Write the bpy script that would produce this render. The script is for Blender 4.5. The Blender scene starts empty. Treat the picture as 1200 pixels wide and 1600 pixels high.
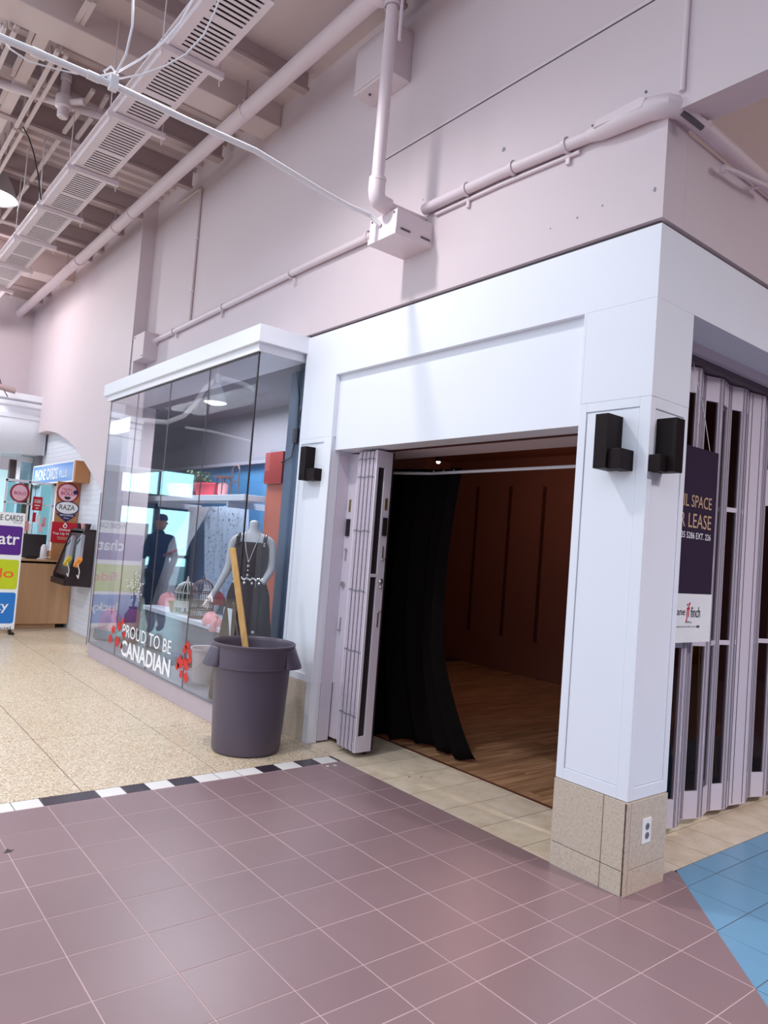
import bpy, bmesh, math, random
from mathutils import Vector, Matrix
import numpy as np
random.seed(7)
C = bpy.data.collections.new('scene'); bpy.context.scene.collection.children.link(C)
SC = bpy.context.scene
R_ = math.radians

# ------------------------------------------------------------------ camera
CAMP = Vector((4.00937, -0.89078, 1.59303)); FPX = 1125.02
CR = Vector((0.623990, 0.777593, 0.077364)); CU = Vector((-0.010172, -0.090912, 0.995807)); CF = Vector((-0.781366, 0.622160, 0.048818))
cam = bpy.data.objects.new('camera', bpy.data.cameras.new('camera')); C.objects.link(cam)
cam.matrix_world = Matrix(((CR.x, CU.x, -CF.x, CAMP.x), (CR.y, CU.y, -CF.y, CAMP.y), (CR.z, CU.z, -CF.z, CAMP.z), (0, 0, 0, 1)))
cam.data.sensor_fit = 'VERTICAL'; cam.data.sensor_height = 36.0; cam.data.lens = FPX / 1600 * 36.0
cam.data.clip_start = 0.05; cam.data.clip_end = 200
SC.camera = cam

# ------------------------------------------------------------------ world, lamps, exposure
w = bpy.data.worlds.new('world'); SC.world = w; w.use_nodes = True
w.node_tree.nodes['Background'].inputs[0].default_value = (0.75, 0.87, 1.0, 1)
w.node_tree.nodes['Background'].inputs[1].default_value = 1.16
SC.view_settings.view_transform = 'Standard'; SC.view_settings.look = 'None'
SC.view_settings.gamma = 1.0; SC.view_settings.use_curve_mapping = False
SC.view_settings.exposure = 0.14

def lamp(name, kind, loc, power, color=(1, 1, 1), size=0.2, rot=None, sy=None):
    d = bpy.data.lights.new(name, kind); d.energy = power; d.color = color
    if kind == 'AREA':
        d.size = size
        if sy: d.shape = 'RECTANGLE'; d.size_y = sy
    else: d.shadow_soft_size = size
    o = bpy.data.objects.new(name, d); C.objects.link(o); o.location = loc
    if rot: o.rotation_euler = rot
    return o
def down(name, loc, power, color, size, cone=160, blend=1.0, rot=(0, 0, 0)):
    o = lamp(name, 'SPOT', loc, power, color, size, rot); o.data.spot_size = R_(cone); o.data.spot_blend = blend; return o
down('lamp_and_fill', (-0.05, 0.62, 4.97), 230, (1.0, 0.97, 0.98), 0.10, 165)             # high bay lamp just above the frame
down('lamp_and_fill', (3.9, -3.4, 4.9), 260, (1.0, 0.94, 0.95), 0.3)                      # lamps over the open concourse
down('lamp_and_fill', (6.6, 3.4, 4.9), 1000, (1.0, 0.90, 0.93), 0.2)                       # unseen fill, added to brighten the right-hand front
down('lamp_and_fill', (-3.2, -2.6, 4.9), 420, (1.0, 0.94, 0.95), 0.3)
lamp('lamp_and_fill', 'POINT', (-8.6, 0.2, 4.8), 130, (1.0, 0.95, 0.96), 0.2)
lamp('lamp_and_fill', 'POINT', (-4.2, -1.6, 4.3), 45, (1.0, 0.92, 0.93), 0.4)             # unseen fill lights, added to brighten the roof
lamp('lamp_and_fill', 'POINT', (2.6, -2.6, 4.3), 30, (1.0, 0.92, 0.93), 0.4)  # second unseen fill added for the roof
lamp('lamp_and_fill', 'POINT', (4.6, 4.6, 4.3), 55, (1.0, 0.92, 0.90), 0.3)  # unseen fill, added to lift the dark area past the beam
lamp('daylight', 'AREA', (-13.6, -1.7, 1.9), 150, (0.62, 0.90, 1.0), 2.4, (0, R_(-90), 0), 3.2)   # day outside the entrance doors
lamp('display_fill', 'AREA', (-3.4, 2.62, 3.08), 75, (0.95, 0.97, 1.0), 2.4, None, 0.5)         # unseen light, added to brighten the window display
lamp('kiosk_lamp', 'AREA', (-9.6, 1.35, 2.55), 25, (0.9, 0.96, 1.0), 1.0)
lamp('vacant_shop_lamp', 'POINT', (-1.6, 5.2, 2.7), 15, (1.0, 0.62, 0.45), 0.15)             # the dim spotlights left on inside

# ------------------------------------------------------------------ helpers
def on(u, v, x=None, y=None, z=None):
    """point of the place that lies at 1200x1600 photo position (u, v) on the plane x, y or z = const"""
    d = CR * ((u - 600) / FPX) - CU * ((v - 800) / FPX) + CF
    if x is not None: t = (x - CAMP.x) / d.x
    elif y is not None: t = (y - CAMP.y) / d.y
    else: t = (z - CAMP.z) / d.z
    return CAMP + d * t

def refl(u, v, x):
    """what the shop glass (plane y = 1.91) mirrors at (u, v), on the plane x = const"""
    p = on(u, v, x=x); return Vector((p.x, 3.82 - p.y, p.z))

class MB:
    def __init__(s): s.v = []; s.f = []
    def add(s, vs, fs):
        n = len(s.v); s.v += [tuple(a) for a in vs]; s.f += [tuple(i + n for i in f) for f in fs]; return s
    def box(s, x0, x1, y0, y1, z0, z1):
        return s.add([(x0,y0,z0),(x1,y0,z0),(x1,y1,z0),(x0,y1,z0),(x0,y0,z1),(x1,y0,z1),(x1,y1,z1),(x0,y1,z1)],
                     [(0,3,2,1),(4,5,6,7),(0,1,5,4),(1,2,6,5),(2,3,7,6),(3,0,4,7)])
    def prism(s, poly, off):
        off = Vector(off); n = len(poly); a = [Vector(p) for p in poly]
        return s.add(a + [p + off for p in a], [tuple(range(n))[::-1], tuple(range(n, 2*n))] + [(i, (i+1) % n, n + (i+1) % n, n + i) for i in range(n)])
    def bar(s, p, q, w, h, up=(0,0,1)):
        p = Vector(p); q = Vector(q); d = (q - p).normalized(); up = Vector(up)
        if abs(d.dot(up)) > .98: up = Vector((1,0,0))
        a = d.cross(up).normalized() * (w/2); b = a.cross(d).normalized() * (h/2)
        vs = [p-a-b, p+a-b, p+a+b, p-a+b, q-a-b, q+a-b, q+a+b, q-a+b]
        return s.add(vs, [(0,3,2,1),(4,5,6,7),(0,1,5,4),(1,2,6,5),(2,3,7,6),(3,0,4,7)])
    def tube(s, path, r, n=10, cap=True):
        P = [Vector(p) for p in path]; rs = r if isinstance(r, (list, tuple)) else [r]*len(P)
        ref = None; rings = []
        for i, p in enumerate(P):
            d = (P[min(i+1, len(P)-1)] - P[max(i-1, 0)]).normalized()
            if ref is None:
                ref = Vector((0,0,1)) if abs(d.z) < .9 else Vector((1,0,0))
            a = (ref - d * ref.dot(d)).normalized(); ref = a; b = d.cross(a)
            rings.append([p + (a*math.cos(t) + b*math.sin(t))*rs[i] for t in [2*math.pi*k/n for k in range(n)]])
        vs = [x for g in rings for x in g]; fs = []
        for i in range(len(P)-1):
            for k in range(n): fs.append((i*n+k, i*n+(k+1)%n, (i+1)*n+(k+1)%n, (i+1)*n+k))
        if cap: fs += [tuple(range(n))[::-1], tuple(range((len(P)-1)*n, len(P)*n))]
        return s.add(vs, fs)
    def lathe(s, prof, n=24, c=(0,0), cap=True, ex=1, ey=1):
        vs = []; fs = []
        for r, z in prof:
            for k in range(n):
                a = 2*math.pi*k/n; vs.append((c[0]+r*ex*math.cos(a), c[1]+r*ey*math.sin(a), z))
        for i in range(len(prof)-1):
            for k in range(n): fs.append((i*n+k, i*n+(k+1)%n, (i+1)*n+(k+1)%n, (i+1)*n+k))
        if cap: fs += [tuple(range(n))[::-1], tuple(range((len(prof)-1)*n, len(prof)*n))]
        return s.add(vs, fs)
    def ball(s, c, r, n=8, m=6, ez=1):
        prof = [(max(1e-4, r*math.sin(math.pi*i/m)), -r*ez*math.cos(math.pi*i/m)) for i in range(m+1)]
        t = MB().lathe(prof, n); return s.add([(a+c[0], b+c[1], d+c[2]) for a, b, d in t.v], t.f)
    def grid(s, pts):
        """pts[i][j] rows of points -> quad sheet"""
        n = len(pts[0]); return s.add([p for r in pts for p in r], [(i*n+j, i*n+j+1, (i+1)*n+j+1, (i+1)*n+j) for i in range(len(pts)-1) for j in range(n-1)])
    def move(s, d):
        s.v = [(a+d[0], b+d[1], c+d[2]) for a, b, c in s.v]; return s
    def rot(s, ang, axis='Z', o=(0,0,0)):
        m = Matrix.Rotation(ang, 3, axis); o = Vector(o); s.v = [tuple(m @ (Vector(p)-o) + o) for p in s.v]; return s
    def mesh(s, name, smooth=False, fix=True):
        me = bpy.data.meshes.new(name); me.from_pydata(s.v, [], s.f); me.validate()
        if fix:
            bm = bmesh.new(); bm.from_mesh(me); bmesh.ops.recalc_face_normals(bm, faces=bm.faces); bm.to_mesh(me); bm.free()
        if smooth:
            me.polygons.foreach_set('use_smooth', [True]*len(me.polygons)); me.set_sharp_from_angle(angle=R_(38))
        return me

def pieces(mb):
    """separate pieces of a mesh builder that stand clear of each other"""
    n = len(mb.v); par = list(range(n))
    def fd_(i):
        while par[i] != i: par[i] = par[par[i]]; i = par[i]
        return i
    for f in mb.f:
        a = fd_(f[0])
        for k in f[1:]: par[fd_(k)] = a
    comp = {}
    for i in range(n): comp.setdefault(fd_(i), []).append(i)
    cs = list(comp.values())
    if len(cs) < 2 or len(cs) > 120: return [mb]
    bb = []
    for c in cs:
        P = np.array([mb.v[i] for i in c]); bb.append((P.min(0)-.0008, P.max(0)+.0008))
    g = list(range(len(cs)))
    def fg(i):
        while g[i] != i: i = g[i]
        return i
    for i in range(len(cs)):
        for k in range(i):
            if (bb[i][0] <= bb[k][1]).all() and (bb[k][0] <= bb[i][1]).all(): g[fg(i)] = fg(k)
    grp = {}
    for i in range(len(cs)): grp.setdefault(fg(i), []).extend(cs[i])
    if len(grp) < 2: return [mb]
    out = []; vm = {}
    for k, vs in grp.items():
        t = MB(); mp = {v: q for q, v in enumerate(vs)}; t.v = [mb.v[v] for v in vs]; out.append(t)
        for v in vs: vm[v] = (t, mp)
    for f in mb.f: t, mp = vm[f[0]]; t.f.append(tuple(mp[v] for v in f))
    return out
def tag(o, label=None, cat=None, group=None, kind=None):
    if label: o['label'] = label
    if cat: o['category'] = cat
    if group: o['group'] = group
    if kind: o['kind'] = kind
    return o
def link(name, me, m, parent=None, label=None, kind=None):
    o = bpy.data.objects.new(name, me); C.objects.link(o)
    if m is not None and not me.materials: me.materials.append(m)
    if parent: o.parent = parent
    return tag(o, label, kind=kind)
def obj(name, mb, m, parent=None, label=None, kind=None, smooth=False, bevel=0, local=False, thick=0):
    """one mesh object; geometry given in place coordinates unless local"""
    if parent is not None and not local:
        q = parent; L = Vector((0,0,0))
        while q is not None: L += q.location; q = q.parent
        mb.move(-L)
    if kind is None and not thick:
        gs = pieces(mb)
        if 1 < len(gs) <= 14:
            os_ = [obj(name, g, m, parent, label, 'whole', smooth, bevel, True) for g in gs]
            return os_[0]
    o = link(name, mb.mesh(name, smooth, fix=not thick), m, parent, label, None if kind == 'whole' else kind)
    if thick:
        mo = o.modifiers.new('solid', 'SOLIDIFY'); mo.thickness = thick; mo.offset = 0
    if bevel:
        b = o.modifiers.new('bevel', 'BEVEL'); b.width = bevel; b.segments = 2; b.limit_method = 'ANGLE'; b.angle_limit = R_(40)
    return o
def thing(name, label, cat, loc=(0,0,0), rz=0, group=None):
    o = bpy.data.objects.new(name, None); C.objects.link(o); o.location = loc; o.rotation_euler = (0,0,rz)
    o.empty_display_size = .1
    return tag(o, label, cat, group)
def struct(name, mb, m, **k):
    return obj(name, mb, m, kind='structure', **k)

# ------------------------------------------------------------------ materials
def lin(c):
    return tuple(((x/255)/12.92 if x/255 <= .04045 else ((x/255+.055)/1.055)**2.4) for x in c)
def mat(name, rgb, rough=.5, metal=0, var=.06, scale=6, bump=0, bscale=40, spec=None, per=0, emit=0, trans=0):
    """procedural paint: base colour with soft noise mottling, optional per-object variation and fine relief"""
    m = bpy.data.materials.new(name); m.use_nodes = True; nt = m.node_tree; b = nt.nodes['Principled BSDF']; L = nt.links.new
    c = lin(rgb); tc = nt.nodes.new('ShaderNodeTexCoord'); nz = nt.nodes.new('ShaderNodeTexNoise')
    nz.inputs['Scale'].default_value = scale; nz.inputs['Detail'].default_value = 3; L(tc.outputs['Object'], nz.inputs['Vector'])
    mx = nt.nodes.new('ShaderNodeMix'); mx.data_type = 'RGBA'; L(nz.outputs['Fac'], mx.inputs[0])
    mx.inputs[6].default_value = (*[x*(1-var) for x in c], 1); mx.inputs[7].default_value = (*[min(1, x*(1+var)) for x in c], 1)
    out = mx.outputs[2]
    if per:
        oi = nt.nodes.new('ShaderNodeObjectInfo'); mr = nt.nodes.new('ShaderNodeMapRange'); L(oi.outputs['Random'], mr.inputs[0])
        mr.inputs[3].default_value = 1-per; mr.inputs[4].default_value = 1+per
        hs = nt.nodes.new('ShaderNodeHueSaturation'); L(mr.outputs[0], hs.inputs['Value']); L(out, hs.inputs['Color']); out = hs.outputs[0]
    L(out, b.inputs['Base Color']); b.inputs['Roughness'].default_value = rough; b.inputs['Metallic'].default_value = metal
    if spec is not None: b.inputs['Specular IOR Level'].default_value = spec
    if bump:
        n2 = nt.nodes.new('ShaderNodeTexNoise'); n2.inputs['Scale'].default_value = bscale; L(tc.outputs['Object'], n2.inputs['Vector'])
        bp = nt.nodes.new('ShaderNodeBump'); bp.inputs['Strength'].default_value = bump; bp.inputs['Distance'].default_value = .01
        L(n2.outputs['Fac'], bp.inputs['Height']); L(bp.outputs[0], b.inputs['Normal'])
    if emit:
        L(out, b.inputs['Emission Color']); b.inputs['Emission Strength'].default_value = emit
    if trans:
        b.inputs['Alpha'].default_value = 1-trans
    return m
def wood(name, c0, c1, rough=.45, axis=1, scale=3, per=0):
    m = bpy.data.materials.new(name); m.use_nodes = True; nt = m.node_tree; b = nt.nodes['Principled BSDF']; L = nt.links.new
    tc = nt.nodes.new('ShaderNodeTexCoord'); mp = nt.nodes.new('ShaderNodeMapping'); L(tc.outputs['Object'], mp.inputs[0])
    sc = [14*scale]*3; sc[axis] = .8*scale; mp.inputs['Scale'].default_value = sc
    oi = nt.nodes.new('ShaderNodeObjectInfo'); ad = nt.nodes.new('ShaderNodeVectorMath'); ad.operation = 'ADD'
    ml = nt.nodes.new('ShaderNodeMath'); ml.operation = 'MULTIPLY'; ml.inputs[1].default_value = 37; L(oi.outputs['Random'], ml.inputs[0])
    L(mp.outputs[0], ad.inputs[0]); L(ml.outputs[0], ad.inputs[1])
    nz = nt.nodes.new('ShaderNodeTexNoise'); nz.inputs['Scale'].default_value = 1; nz.inputs['Detail'].default_value = 5; nz.inputs['Distortion'].default_value = .6
    L(ad.outputs[0], nz.inputs['Vector'])
    rp = nt.nodes.new('ShaderNodeValToRGB'); rp.color_ramp.elements[0].position = .3; rp.color_ramp.elements[1].position = .72
    rp.color_ramp.elements[0].color = (*lin(c0), 1); rp.color_ramp.elements[1].color = (*lin(c1), 1); L(nz.outputs['Fac'], rp.inputs[0])
    mr = nt.nodes.new('ShaderNodeMapRange'); L(oi.outputs['Random'], mr.inputs[0]); mr.inputs[3].default_value = 1-per; mr.inputs[4].default_value = 1+per
    hs = nt.nodes.new('ShaderNodeHueSaturation'); L(mr.outputs[0], hs.inputs['Value']); L(rp.outputs[0], hs.inputs['Color'])
    L(hs.outputs[0], b.inputs['Base Color']); b.inputs['Roughness'].default_value = rough
    return m
def stone(name, c0, c1, c2, rough=.4, scale=18, per=.05):
    m = bpy.data.materials.new(name); m.use_nodes = True; nt = m.node_tree; b = nt.nodes['Principled BSDF']; L = nt.links.new
    tc = nt.nodes.new('ShaderNodeTexCoord'); oi = nt.nodes.new('ShaderNodeObjectInfo'); ad = nt.nodes.new('ShaderNodeVectorMath')
    L(tc.outputs['Object'], ad.inputs[0])
    ml = nt.nodes.new('ShaderNodeMath'); ml.operation = 'MULTIPLY'; ml.inputs[1].default_value = 51; L(oi.outputs['Random'], ml.inputs[0]); L(ml.outputs[0], ad.inputs[1])
    nz = nt.nodes.new('ShaderNodeTexNoise'); nz.inputs['Scale'].default_value = scale; nz.inputs['Detail'].default_value = 8; nz.inputs['Roughness'].default_value = .7
    L(ad.outputs[0], nz.inputs['Vector'])
    rp = nt.nodes.new('ShaderNodeValToRGB'); e = rp.color_ramp.elements
    e[0].position = .33; e[0].color = (*lin(c0), 1); e[1].position = .7; e[1].color = (*lin(c2), 1); k = e.new(.5); k.color = (*lin(c1), 1)
    L(nz.outputs['Fac'], rp.inputs[0])
    mr = nt.nodes.new('ShaderNodeMapRange'); L(oi.outputs['Random'], mr.inputs[0]); mr.inputs[3].default_value = 1-per; mr.inputs[4].default_value = 1+per
    hs = nt.nodes.new('ShaderNodeHueSaturation'); L(mr.outputs[0], hs.inputs['Value']); L(rp.outputs[0], hs.inputs['Color'])
    L(hs.outputs[0], b.inputs['Base Color']); b.inputs['Roughness'].default_value = rough
    return m
def terrazzo():
    m = bpy.data.materials.new('terrazzo'); m.use_nodes = True; nt = m.node_tree; b = nt.nodes['Principled BSDF']; L = nt.links.new
    tc = nt.nodes.new('ShaderNodeTexCoord'); ge = nt.nodes.new('ShaderNodeNewGeometry')
    last = None
    base = nt.nodes.new('ShaderNodeTexNoise'); base.inputs['Scale'].default_value = 1.2; L(ge.outputs['Position'], base.inputs['Vector'])
    mx0 = nt.nodes.new('ShaderNodeMix'); mx0.data_type = 'RGBA'; L(base.outputs['Fac'], mx0.inputs[0])
    mx0.inputs[6].default_value = (*lin((212, 192, 164)), 1); mx0.inputs[7].default_value = (*lin((226, 208, 182)), 1); last = mx0.outputs[2]
    for sc, col, th, soft in ((62, (176, 138, 92), .34, .08), (88, (72, 62, 56), .25, .05), (45, (238, 228, 210), .34, .08), (130, (120, 98, 74), .3, .06)):
        v = nt.nodes.new('ShaderNodeTexVoronoi'); v.inputs['Scale'].default_value = sc; L(ge.outputs['Position'], v.inputs['Vector'])
        mr = nt.nodes.new('ShaderNodeMapRange'); L(v.outputs['Distance'], mr.inputs[0]); mr.inputs[1].default_value = th+soft; mr.inputs[2].default_value = th-soft
        n = nt.nodes.new('ShaderNodeMath'); n.operation = 'GREATER_THAN'
        sp = nt.nodes.new('ShaderNodeSeparateColor'); L(v.outputs['Color'], sp.inputs[0]); L(sp.outputs[0], n.inputs[0]); n.inputs[1].default_value = .35
        mm = nt.nodes.new('ShaderNodeMath'); mm.operation = 'MULTIPLY'; L(mr.outputs[0], mm.inputs[0]); L(n.outputs[0], mm.inputs[1])
        mx = nt.nodes.new('ShaderNodeMix'); mx.data_type = 'RGBA'; L(mm.outputs[0], mx.inputs[0]); L(last, mx.inputs[6]); mx.inputs[7].default_value = (*lin(col), 1); last = mx.outputs[2]
    L(last, b.inputs['Base Color']); b.inputs['Roughness'].default_value = .3
    return m
def brickpaint():
    m = mat('painted_brick', (226, 228, 238), .6); nt = m.node_tree; L = nt.links.new; b = nt.nodes['Principled BSDF']
    tc = nt.nodes.new('ShaderNodeTexCoord'); mp = nt.nodes.new('ShaderNodeMapping'); mp.inputs['Rotation'].default_value = (R_(90), 0, 0); L(tc.outputs['Object'], mp.inputs[0])
    br = nt.nodes.new('ShaderNodeTexBrick'); br.inputs['Scale'].default_value = 1; br.inputs['Brick Width'].default_value = .21; br.inputs['Row Height'].default_value = .075
    br.inputs['Mortar Size'].default_value = .006; L(mp.outputs[0], br.inputs['Vector'])
    bp = nt.nodes.new('ShaderNodeBump'); bp.invert = True; bp.inputs['Strength'].default_value = .8; bp.inputs['Distance'].default_value = .012
    L(br.outputs['Fac'], bp.inputs['Height']); L(bp.outputs[0], b.inputs['Normal'])
    return m
def glass(name, tint=(235, 242, 248), f0=.04, dark=1.0, pw=4.6):
    m = bpy.data.materials.new(name); m.use_nodes = True; nt = m.node_tree; L = nt.links.new
    for n in list(nt.nodes):
        if n.type != 'OUTPUT_MATERIAL': nt.nodes.remove(n)
    out = [n for n in nt.nodes][0]; tr = nt.nodes.new('ShaderNodeBsdfTransparent'); gl = nt.nodes.new('ShaderNodeBsdfGlossy')
    tr.inputs[0].default_value = (*[x*dark for x in lin(tint)], 1); gl.inputs['Roughness'].default_value = 0.0
    lw = nt.nodes.new('ShaderNodeLayerWeight'); lw.inputs['Blend'].default_value = .5
    pn = nt.nodes.new('ShaderNodeMath'); pn.operation = 'POWER'; L(lw.outputs['Facing'], pn.inputs[0]); pn.inputs[1].default_value = pw
    mr = nt.nodes.new('ShaderNodeMapRange'); L(pn.outputs[0], mr.inputs[0]); mr.inputs[3].default_value = f0; mr.inputs[4].default_value = 1
    mx = nt.nodes.new('ShaderNodeMixShader'); L(mr.outputs[0], mx.inputs[0]); L(tr.outputs[0], mx.inputs[1]); L(gl.outputs[0], mx.inputs[2]); L(mx.outputs[0], out.inputs[0])
    return m

M = dict(
 basem=mat('mauve_grey_base', (186, 172, 180), .5),
 upper=mat('pink_wall_paint', (214, 199, 204), .6, var=.025, scale=1.2, bump=.05, bscale=90),
 white=mat('white_wall_paint', (232, 235, 244), .5, var=.02, scale=1.5, bump=.03, bscale=120),
 trimw=mat('white_trim_paint', (230, 230, 238), .45, var=.02),
 grey=mat('dark_joint', (92, 82, 88), .7), darkjoint=mat('dirty_joint', (96, 66, 52), .8, var=.4, scale=30),
 deck=mat('ceiling_paint', (206, 188, 186), .6, var=.04), deckd=mat('joist_paint', (170, 150, 150), .6),
 duct=mat('duct_paint', (218, 204, 208), .5), pipe=mat('pipe_paint', (224, 208, 214), .45, var=.03), pipew=mat('white_conduit', (238, 236, 240), .4),
 blackvoid=mat('duct_shade', (70, 58, 60), .8),
 mauve=mat('mauve_tile', (140, 115, 118), .32, var=.05, scale=5, per=.035, bump=.02, bscale=25),
 blue=mat('blue_tile', (112, 158, 190), .25, var=.05, scale=5, per=.03, bump=.02, bscale=25),
 groutp=mat('pink_grout', (196, 166, 168), .8), groutd=mat('dark_grout', (78, 72, 74), .8), groutb=mat('beige_grout', (112, 96, 84), .8),
 beige=stone('beige_floor_tile', (198, 180, 156), (216, 200, 176), (228, 214, 194), .35, 5, .05),
 clad=stone('beige_cladding_tile', (182, 164, 148), (203, 187, 170), (214, 200, 186), .4, 75, .03),
 tblack=mat('black_border_tile', (52, 44, 56), .25), twhite=mat('white_border_tile', (232, 228, 226), .3, per=.02), terr=terrazzo(),
 plank=wood('oak_plank', (120, 80, 52), (186, 148, 112), .4, 1, 2.2, .14), under=mat('subfloor', (60, 40, 30), .9),
 inner=mat('brown_wall_paint', (128, 82, 70), .7), innerc=mat('brown_ceiling_paint', (150, 92, 70), .7),
 std=mat('shelf_track', (84, 40, 32), .5), cloth=mat('black_cloth', (15, 10, 10), .95, var=.3, scale=20, spec=.1),
 alum=mat('white_aluminium', (214, 204, 216), .35, .0, var=.02), alumd=mat('aluminium_groove', (104, 90, 102), .6), steel=mat('chrome', (200, 198, 196), .2, 1), brass=mat('brass_plate', (150, 128, 70), .35, .8),
 black=mat('black_plastic', (30, 24, 28), .45), sconce=mat('dark_bronze', (28, 18, 20), .5, spec=.15),
 bin=mat('grey_plastic', (88, 78, 94), .42, var=.04), lumber=wood('pine_timber', (196, 148, 84), (222, 178, 112), .6, 2, 3), lumcap=mat('yellow_end', (226, 190, 80), .6),
 rod=mat('grey_rod', (132, 116, 112), .5), pane=glass('shop_glass', (246, 250, 253), .05, pw=3.9), pane2=glass('door_glass', (170, 160, 166), .03, pw=5.2), paneK=glass('kiosk_glass', (215, 236, 240), .05),
 slate=mat('slate_blue_paint', (84, 98, 122), .6), bluew=mat('blue_wall_paint', (52, 108, 152), .6), upg=mat('grey_wall_paint', (120, 116, 126), .7),
 orange=mat('rust_orange_paint', (178, 82, 52), .6), red=mat('deep_red_paint', (140, 28, 22), .6), darkred=mat('wine_cloth', (120, 22, 44), .9),
 skin=mat('mannequin_white', (222, 214, 214), .4), dress=mat('brown_dress', (58, 42, 42), .9, bump=.1, bscale=200), pearl=mat('silver_beads', (214, 208, 206), .25, .4),
 lace=mat('white_lace', (238, 234, 240), .9, var=.1, scale=14, trans=.12), sheer=mat('sheer_blue_lace', (206, 216, 234), .9, var=.2, scale=25, trans=.25),
 tablew=mat('white_table', (226, 226, 236), .35), tableg=mat('grey_panel', (122, 124, 138), .5), pinkb=mat('pink_cloth', (226, 158, 164), .9, var=.2, scale=30), redb=mat('coral_basket', (226, 74, 92), .6),
 iron=mat('rust_iron_wire', (110, 84, 82), .5, .3), ironw=mat('cream_wire', (206, 196, 190), .5), leaf=mat('dull_green_leaf', (88, 112, 74), .7, per=.2), twig=mat('brown_twig', (84, 62, 60), .8), blossom=mat('white_blossom', (240, 232, 234), .8),
 vinylw=mat('white_vinyl', (244, 244, 246), .5), vinylr=mat('red_vinyl', (206, 38, 28), .5), pail=mat('white_pail', (214, 196, 200), .4),
 sgn=mat('sign_blue', (72, 132, 208), .4), wsign=mat('light_oak_end', (184, 128, 84), .5), counter=wood('maple_laminate', (196, 150, 112), (214, 168, 128), .4, 2, .6),
 kblack=mat('brown_black_laminate', (52, 38, 40), .35), posterr=mat('poster_red', (196, 24, 44), .5), purple=mat('poster_purple', (84, 26, 132), .45), lime=mat('poster_lime', (192, 206, 22), .45), pblue=mat('poster_blue', (34, 118, 200), .45),
 pwhite=mat('poster_white', (238, 238, 240), .5), navy=mat('poster_navy', (44, 32, 92), .5), pinkp=mat('poster_pink', (238, 190, 202), .5), wine=mat('poster_maroon', (160, 28, 52), .5), ink=mat('dark_ink', (40, 38, 46), .6), inkm=mat('magenta_ink', (190, 40, 110), .6),
 orangei=mat('orange_ink', (232, 96, 36), .6), gold=mat('gold_ink', (206, 172, 140), .5), redi=mat('red_ink', (206, 30, 60), .5), cardb=mat('cardboard', (178, 132, 92), .8), termg=mat('grey_terminal', (150, 148, 156), .4), yel=mat('yellow_plastic', (206, 176, 40), .45), orp=mat('orange_plastic', (226, 140, 40), .45),
 frame=mat('grey_frame', (130, 128, 140), .5), dframe=mat('dark_door_frame', (74, 76, 92), .4), lampm=mat('lamp_glow', (255, 255, 255), .5, emit=6), lampr=mat('lamp_reflector', (200, 200, 204), .3, .5), spot=mat('spot_glow', (255, 240, 225), .5, emit=3),
 navycl=mat('navy_jacket', (34, 48, 86), .9), trous=mat('dark_trousers', (40, 44, 62), .9), flesh=mat('skin_tone', (190, 150, 130), .5), poster=mat('poster_plum', (56, 45, 64), .16, spec=.12), cyanglow=mat('cyan_glow', (196, 226, 232), .4, emit=.5), far=mat('dark_added_wall', (74, 58, 58), .7), farw=mat('dark_added_band', (44, 34, 34), .5),
)

# ------------------------------------------------------------------ lettering
_fc = {}
def letters(name, text, o, ux, uz, m, parent=None, bold=0.0, depth=.0008, shear=0):
    """flat lettering: text filling the box spanned by ux (width) and uz (height) from its lower left corner o"""
    key = (text, bold)
    if key not in _fc:
        cu = bpy.data.curves.new('t', 'FONT'); cu.body = text; cu.offset = bold; cu.resolution_u = 3
        t = bpy.data.objects.new('t', cu); C.objects.link(t)
        bpy.context.view_layer.update()
        me = bpy.data.meshes.new_from_object(t.evaluated_get(bpy.context.evaluated_depsgraph_get()))
        _fc[key] = ([tuple(v.co) for v in me.vertices], [tuple(p.vertices) for p in me.polygons])
        bpy.data.objects.remove(t); bpy.data.curves.remove(cu); bpy.data.meshes.remove(me)
    vs, fs = _fc[key]
    x0 = min(v[0] for v in vs); x1 = max(v[0] for v in vs); y0 = min(v[1] for v in vs); y1 = max(v[1] for v in vs)
    ux = Vector(ux); uz = Vector(uz); n = ux.cross(uz).normalized() * depth; o = Vector(o)
    mb = MB(); mb.add([o + ux*((a-x0)/(x1-x0) + shear*(b-y0)/(y1-y0)) + uz*((b-y0)/(y1-y0)) + n for a, b, c in vs], fs)
    return obj(name, mb, m, parent)

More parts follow.
